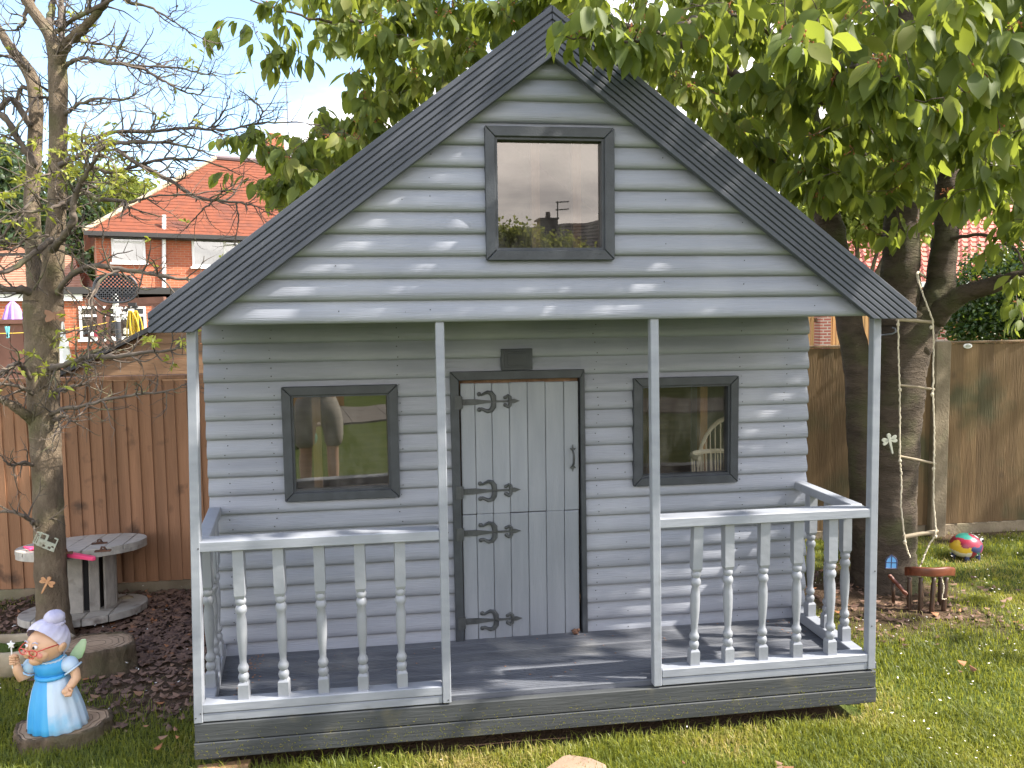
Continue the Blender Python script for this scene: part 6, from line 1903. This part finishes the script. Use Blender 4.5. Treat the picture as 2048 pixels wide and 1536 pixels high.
a = cp(1884, 1160, -.03); rope([a, cp(1888, 1175, -.04), cp(1884, 1197, -.04), cp(1893, 1198, -.04)], .003, 'string', cb_)
# painted ladybird-like ornament
bl_ = thing('painted_ornament', 'colourful painted dome ornament with patches of red, yellow and teal by the fence', 'ornament', tuple(onz(1944, 1122, 0)+np.array([0, .06, 0])), R(14))
dm = .104; mb = MB(); nn_, mm_ = 84, 44
V, Fs = [], {}
for i in range(mm_+1):
    t = math.pi*i/mm_
    for k in range(nn_):
        a_ = 2*math.pi*k/nn_; V.append((dm*math.sin(t)*math.cos(a_)*1.0, dm*.9*math.sin(t)*math.sin(a_), .085+dm*.78*math.cos(t)))
def patch(x, y, z):
    n1 = noise.noise(Vector((x*16+4, y*16, z*16))); u, w = x/dm+.25*n1, (z-.085)/dm+.25*n1
    if w > .62: return 'white' if u > .25 else 'teal_green'
    if w > .18 and abs(u) < .9: return 'crimson'
    if u < -.45: return 'mustard' if w > -.25 else 'wicker'
    if -.45 <= u < -.05: return 'navy' if w > -.2 else 'crimson'
    if u < .35: return 'teal_green' if w < -.15 else 'navy'
    return 'magenta'
for i in range(mm_):
    for k in range(nn_):
        ids = (i*nn_+k, (i+1)*nn_+k, (i+1)*nn_+(k+1) % nn_, i*nn_+(k+1) % nn_)
        c = np.mean([V[q_] for q_ in ids], axis=0); Fs.setdefault(patch(*c), []).append(ids)
for key, fs in Fs.items(): mb.use(M[key]).add(V, fs)
mb.build('body', None, bl_, True)
mb = MB(); mb.ell((.055, -.066, .128), (.018, .010, .018), 14, 10); e_ = mb.build('eye', M['white'], bl_, True); mb = MB(); mb.ell((.057, -.074, .129), (.010, .005, .010), 12, 8); mb.build('pupil', M['black'], e_, True)
for x, y in ((-.05, -.05), (.05, -.05), (-.05, .05), (.05, .05)): MB().tube([(x, y, -.01), (x, y, .03)], .014, 8).build('foot', M['navy'], bl_)
# fairy window, grey dragonfly, hook on the cherry trunk
fw = thing('fairy_window', 'tiny pale blue arched fairy window at the foot of the cherry trunk', 'ornament', tuple(onz(1782, 1140, .0)))
fw.location = tuple(see(1782, 1124, 4.36)); fw.rotation_euler = (0, R(2), R(-8))
ar = [(-.030, -.034), (.030, -.034), (.030, .006), (.024, .020), (.012, .031), (0, .040), (-.012, .031), (-.024, .020), (-.030, .006)]
MB().xz(ar, -.004, .004).build('pane', M['sky_blue'], fw)
mb = MB(); mb.tube([(x, -.004, z) for x, z in ar+ar[:1]], .0035, 6, False); mb.box(-.002, .002, -.007, -.003, -.033, .039); mb.box(-.029, .029, -.0068, -.003, -.004, .000); mb.build('frame', M['navy'], fw)
dragonfly('dragonfly', 'pale grey green dragonfly fixed on the cherry trunk beside the rope ladder', 1.28, 'grey_orn', see(1779, 880, 4.42), R(-14))
mb = MB(); mb.tube([(0, .05, -.01), (0, -.03, 0), (0, -.05, .012), (0, -.045, .03), (0, -.03, .035)], .005, 6); o = mb.build('metal_hook', M['aerial'], None, True); o.location = tuple(see(1772, 668, 4.40)); o.rotation_euler = (0, 0, R(50)); tag(o, 'small grey metal hook screwed into the cherry trunk near the eaves', 'hook')
# half buried tan stepping stone at the bottom edge, timber offcut under the deck, white stone by the table
mb = MB(); mb.prism([(-.105, -.08), (-.11, -.02), (-.03, .052), (.0, .058), (.075, .022), (.12, -.03), (.10, -.1), (0, -.12)], lambda a_, b2, d: (a_*(1-.04*(d > .01)), b2*(1-.04*(d > .01)), d), -.02, .024)
o = mb.build('stepping_stone', M['tan_stone'], None, bevel=.006); o.location = tuple(onz(1142, 1528, 0)); o.location.y -= .03; tag(o, 'tan stone with a pointed back edge half sunk in the grass at the front', 'stone')
mb = MB(); mb.box(-.09, .09, -.035, .035, 0, .035); o = mb.build('timber_offcut', M['wood_raw'], None, bevel=.003); o.location = (-1.20, .0, .0); o.rotation_euler = (0, 0, R(4)); tag(o, 'short pale timber offcut packed under the front left corner of the deck', 'timber')
for px, py, sc, lb in ((252, 1203, .055, 'pale lumpy stone on the dark bed beside the reel table'), (268, 1215, .035, 'smaller pale stone lying in front of the lumpy stone by the reel table')):
    p = onz(px, py, .02); mb = MB(); mb.ell((0, 0, 0), (sc, sc*.7, sc*.6), 14, 9, fn=lambda d: 1+.22*noise.noise(Vector(d)*3+Vector((px*.1, 0, 0)))); o = mb.build('stone', M['stone'], None, True); o.location = tuple(p); tag(o, lb, 'stone')
mb = MB(); n_ = 10
for k in range(5): mb.add([(.0, 0, 0), (.018*math.cos(k*1.2-.3), .012*math.sin(k*1.2), .010), (.030*math.cos(k*1.2), .022*math.sin(k*1.2), .004), (.018*math.cos(k*1.2+.3), .012*math.sin(k*1.2+.5), .010)], [(0, 1, 2, 3)])
o = mb.build('leaf_sprig', M['bud'], None); o.location = (-1.222, -.01, 1.60); tag(o, 'tiny bright yellow green leaf caught at the left post top under the eaves', 'leaf')

# ------------------------------------------------------------------ behind the camera: what the window panes mirror
def mirrored(px, py, dep, yp):
    p = see(px, py, dep); return np.array([p[0], 2*yp-p[1], p[2]])


patio = MB()
for i in range(20):
    for j in range(4):
        patio.box(-6+i*.6+.004, -6+(i+1)*.6-.004, -11.2+j*.6+.004, -11.2+(j+1)*.6-.004, -.01, .03+random.uniform(-.003, .003))
o = patio.build('patio', M['patio']); tag(o, kind='structure')
rb = thing('raised_bed', 'low timber raised bed on the far side of the patio behind the photographer', 'planter', (-1.5, -11.6, 0))
for z in (0, .16): MB().box(-1.6, 1.6, 0, .05, z, z+.155).build('board', M['slat_orange'], rb)
MB().box(-1.6, 1.6, -1.2, 0, 0, .28).build('soil', M['ground'], rb)
oh = thing('opposite_house', 'dark roofed house with a chimney behind the photographer, mirrored in the gable window', 'house')
a = mirrored(1050, 472, 27, .01); b_ = mirrored(1290, 430, 24, .01); zr = float(a[2])+.25; ze = zr-2.2
dv2 = np.array([b_[0]-a[0], b_[1]-a[1], 0]); L2 = np.linalg.norm(dv2); dv2 /= L2; nv2 = np.array([dv2[1], -dv2[0], 0])
if nv2[1] < 0: nv2 = -nv2
base2 = a*[1, 1, 0]
def q2(s_, n2, z): return base2+dv2*s_+nv2*n2+np.array([0, 0, z])
mb = MB(); courses(mb, q2(-1, 2.6, ze), q2(L2+8, 2.6, ze), q2(L2+8, 0, zr), q2(-1, 0, zr), 18, .02); courses(mb, q2(-1, -2.6, ze), q2(L2+8, -2.6, ze), q2(L2+8, 0, zr), q2(-1, 0, zr), 18, .02); mb.build('roof', M['roof_dark'], oh)
mb = MB(); mb.add([q2(s_, n2, z) for s_ in (-.8, L2+7.8) for n2, z in ((2.3, 0), (2.3, ze), (0, zr-.1), (-2.3, ze), (-2.3, 0))], [(0, 1, 2, 3, 4), (9, 8, 7, 6, 5), (0, 5, 6, 1), (4, 3, 8, 9)]); mb.build('wall', M['brick_red'], oh)
c2 = mirrored(1093, 455, 26, .01); zt2 = float(mirrored(1093, 442, 26, .01)[2])
MB().box(c2[0]-.26, c2[0]+.26, c2[1]-.3, c2[1]+.3, zr-1, zt2).build('chimney', M['roof_dark'], oh)
mb = MB(); mb.box(c2[0]-.33, c2[0]+.33, c2[1]-.36, c2[1]+.36, zt2, zt2+.06); mb.lathe([(.09, zt2+.06), (.07, zt2+.3)], (c2[0], c2[1], 0), 8); mb.build('chimney_top', M['roof_dark'], oh)
ta = thing('tv_aerial', 'television aerial on the opposite house, mirrored in the gable window', 'aerial', (float(c2[0]+.35), float(c2[1]), 0))
zt3 = float(mirrored(1077, 402, 26, .01)[2])
MB().tube([(0, 0, zr-.5), (-.03, 0, zt3)], .025, 6).build('mast', M['black'], ta)
mb = MB()
for z in (zt3-.03, zt3-.28):
    mb.tube([(-.1, 0, z), (.42, .1, z)], .018, 5)
    for t_ in np.linspace(0, .4, 5): mb.tube([(t_, -.14, z), (t_, .16, z)], .01, 4)
mb.build('antenna', M['black'], ta)
for px, dep, cr_, cnt, lb in ((1030, 17, [(1020, 492, 38, 34), (1060, 500, 36, 34), (985, 495, 34, 36)], 4200, 'bushy green garden tree behind the photographer, left in the gable window reflection'),
                              (1130, 19, [(1128, 505, 26, 24), (1150, 515, 24, 22)], 1800, 'small green garden bush behind the photographer, mirrored below the chimney')):
    p = mirrored(px, 640, dep, .01); b0 = (float(p[0]), float(p[1]), 0.); ee = []
    for (x_, y_, rx_, ry_) in cr_:
        q_ = mirrored(x_, y_, dep, .01); sc2 = dep/1600; ee.append(((float(q_[0]-p[0]), float(q_[1]-p[1]), float(q_[2])), (rx_*sc2, rx_*sc2*.8, ry_*sc2)))
    leafy('garden_tree', lb, 'tree', b0, ee, cnt, .12, 'leaf_light', .07)
bg_ = mirrored(768, 868, 10.5, .56)
mb = MB(); mb.ell((0, 0, .14), (.16, .16, .14), 16, 10); o = mb.build('garden_ball', M['teal_green'], None, True); o.location = (float(bg_[0]), float(bg_[1]), 0); tag(o, 'green ball lying on the lawn behind the photographer', 'ball')
# photographer: one continuous body grown from a skeleton, clothes as children
pe = thing('person', 'photographer in black top and grey shorts standing with both hands raised to a phone', 'person', (-.74, -3.22, 0))
def skinned(name, verts, edges, rads, mat, sub=2):
    me = bpy.data.meshes.new(name); me.from_pydata(verts, edges, []); me.update()
    o = link(bpy.data.objects.new(name, me), pe); o.data.materials.append(M[mat])
    sk_ = o.modifiers.new('skin', 'SKIN')
    for v, r_ in zip(me.skin_vertices[0].data, rads): v.radius = r_ if hasattr(r_, '__len__') else (r_, r_)
    me.skin_vertices[0].data[0].use_root = True
    sb = o.modifiers.new('smooth', 'SUBSURF'); sb.levels = sub; sb.render_levels = sub
    me.polygons.foreach_set('use_smooth', [True]*len(me.polygons)); sk_.use_smooth_shade = True
    return o
bv, be, br = [(0, 0, .92)], [], [(.14, .10)]
def chain(start, pts, rs):
    p_ = start
    for q_, r_ in zip(pts, rs):
        bv.append(q_); br.append(r_); be.append((p_, len(bv)-1)); p_ = len(bv)-1
    return p_
ch1 = chain(0, [(0, 0, 1.08), (0, .0, 1.28), (0, .01, 1.40)], [(.13, .095), (.15, .105), (.11, .085)])
nk = chain(ch1, [(0, .01, 1.47), (0, .02, 1.54), (0, .03, 1.63), (0, .025, 1.70)], [.052, .062, .085, .06])
for s_ in (-1, 1):
    chain(0, [(s_*.10, 0, .84), (s_*.115, .01, .66), (s_*.12, .015, .48), (s_*.125, .0, .28), (s_*.125, -.005, .10), (s_*.13, .05, .035), (s_*.135, .13, .025)], [(.085, .09), .078, .058, .056, .038, .036, .028])
    hh = chain(ch1, [(s_*.17, .0, 1.38), (s_*.24, .04, 1.16), (s_*.19, .16, 1.22), (s_*.12, .24, 1.42), (s_*.10, .25, 1.50)], [.058, .045, .038, .028, .030])
    for f_ in range(4): chain(hh, [(s_*(.085-.006*f_), .262+.004*f_, 1.53+.012*f_), (s_*.055, .27, 1.535+.014*f_)], [.009, .008])
    chain(hh, [(s_*.075, .245, 1.52), (s_*.05, .25, 1.515)], [.010, .009])
skinned('body', bv, be, br, 'skin')
skinned('shorts', [(0, 0, .93), (.105, .005, .82), (.125, .012, .66), (.132, .018, .48), (-.105, .005, .82), (-.125, .012, .66), (-.132, .018, .48), (0, 0, 1.02)], [(0, 1), (1, 2), (2, 3), (0, 4), (4, 5), (5, 6), (0, 7)], [(.165, .125), (.115, .115), .102, .095, (.115, .115), .102, .095, (.15, .115)], 'shorts')
skinned('shirt', [(0, 0, 1.02), (0, 0, 1.15), (0, .005, 1.30), (0, .01, 1.42), (.18, .0, 1.38), (.225, .025, 1.24), (-.18, 0, 1.38), (-.225, .025, 1.24)], [(0, 1), (1, 2), (2, 3), (3, 4), (4, 5), (3, 6), (6, 7)], [(.165, .13), (.16, .125), (.17, .125), (.10, .09), .075, .066, .075, .066], 'tee')
mb = MB(); mb.ell((0, .015, 1.685), (.088, .10, .085), 16, 12); mb.build('hair', M['chair_dark'], pe, True)
mb = MB(); mb.ell((0, .118, 1.625), (.012, .018, .016), 8, 6); mb.build('nose', M['skin'], pe, True)
for s_ in (-1, 1):
    mb = MB(); mb.ell((s_*.032, .103, 1.645), (.011, .006, .008), 8, 6); mb.build('eye', M['black'], pe, True)
    mb = MB(); mb.box(s_*.13-.04, s_*.13+.04, -.08, .17, 0, .07); mb.build('shoe', M['white'], pe, bevel=.02, seg=2)
mb = MB(); mb.box(-.04, .04, .272, .281, 1.52, 1.66); o = mb.build('phone', M['black'], None, bevel=.003); o.location = (-.74, -3.22, 0); tag(o, 'black phone held up in front of the photographer', 'phone')
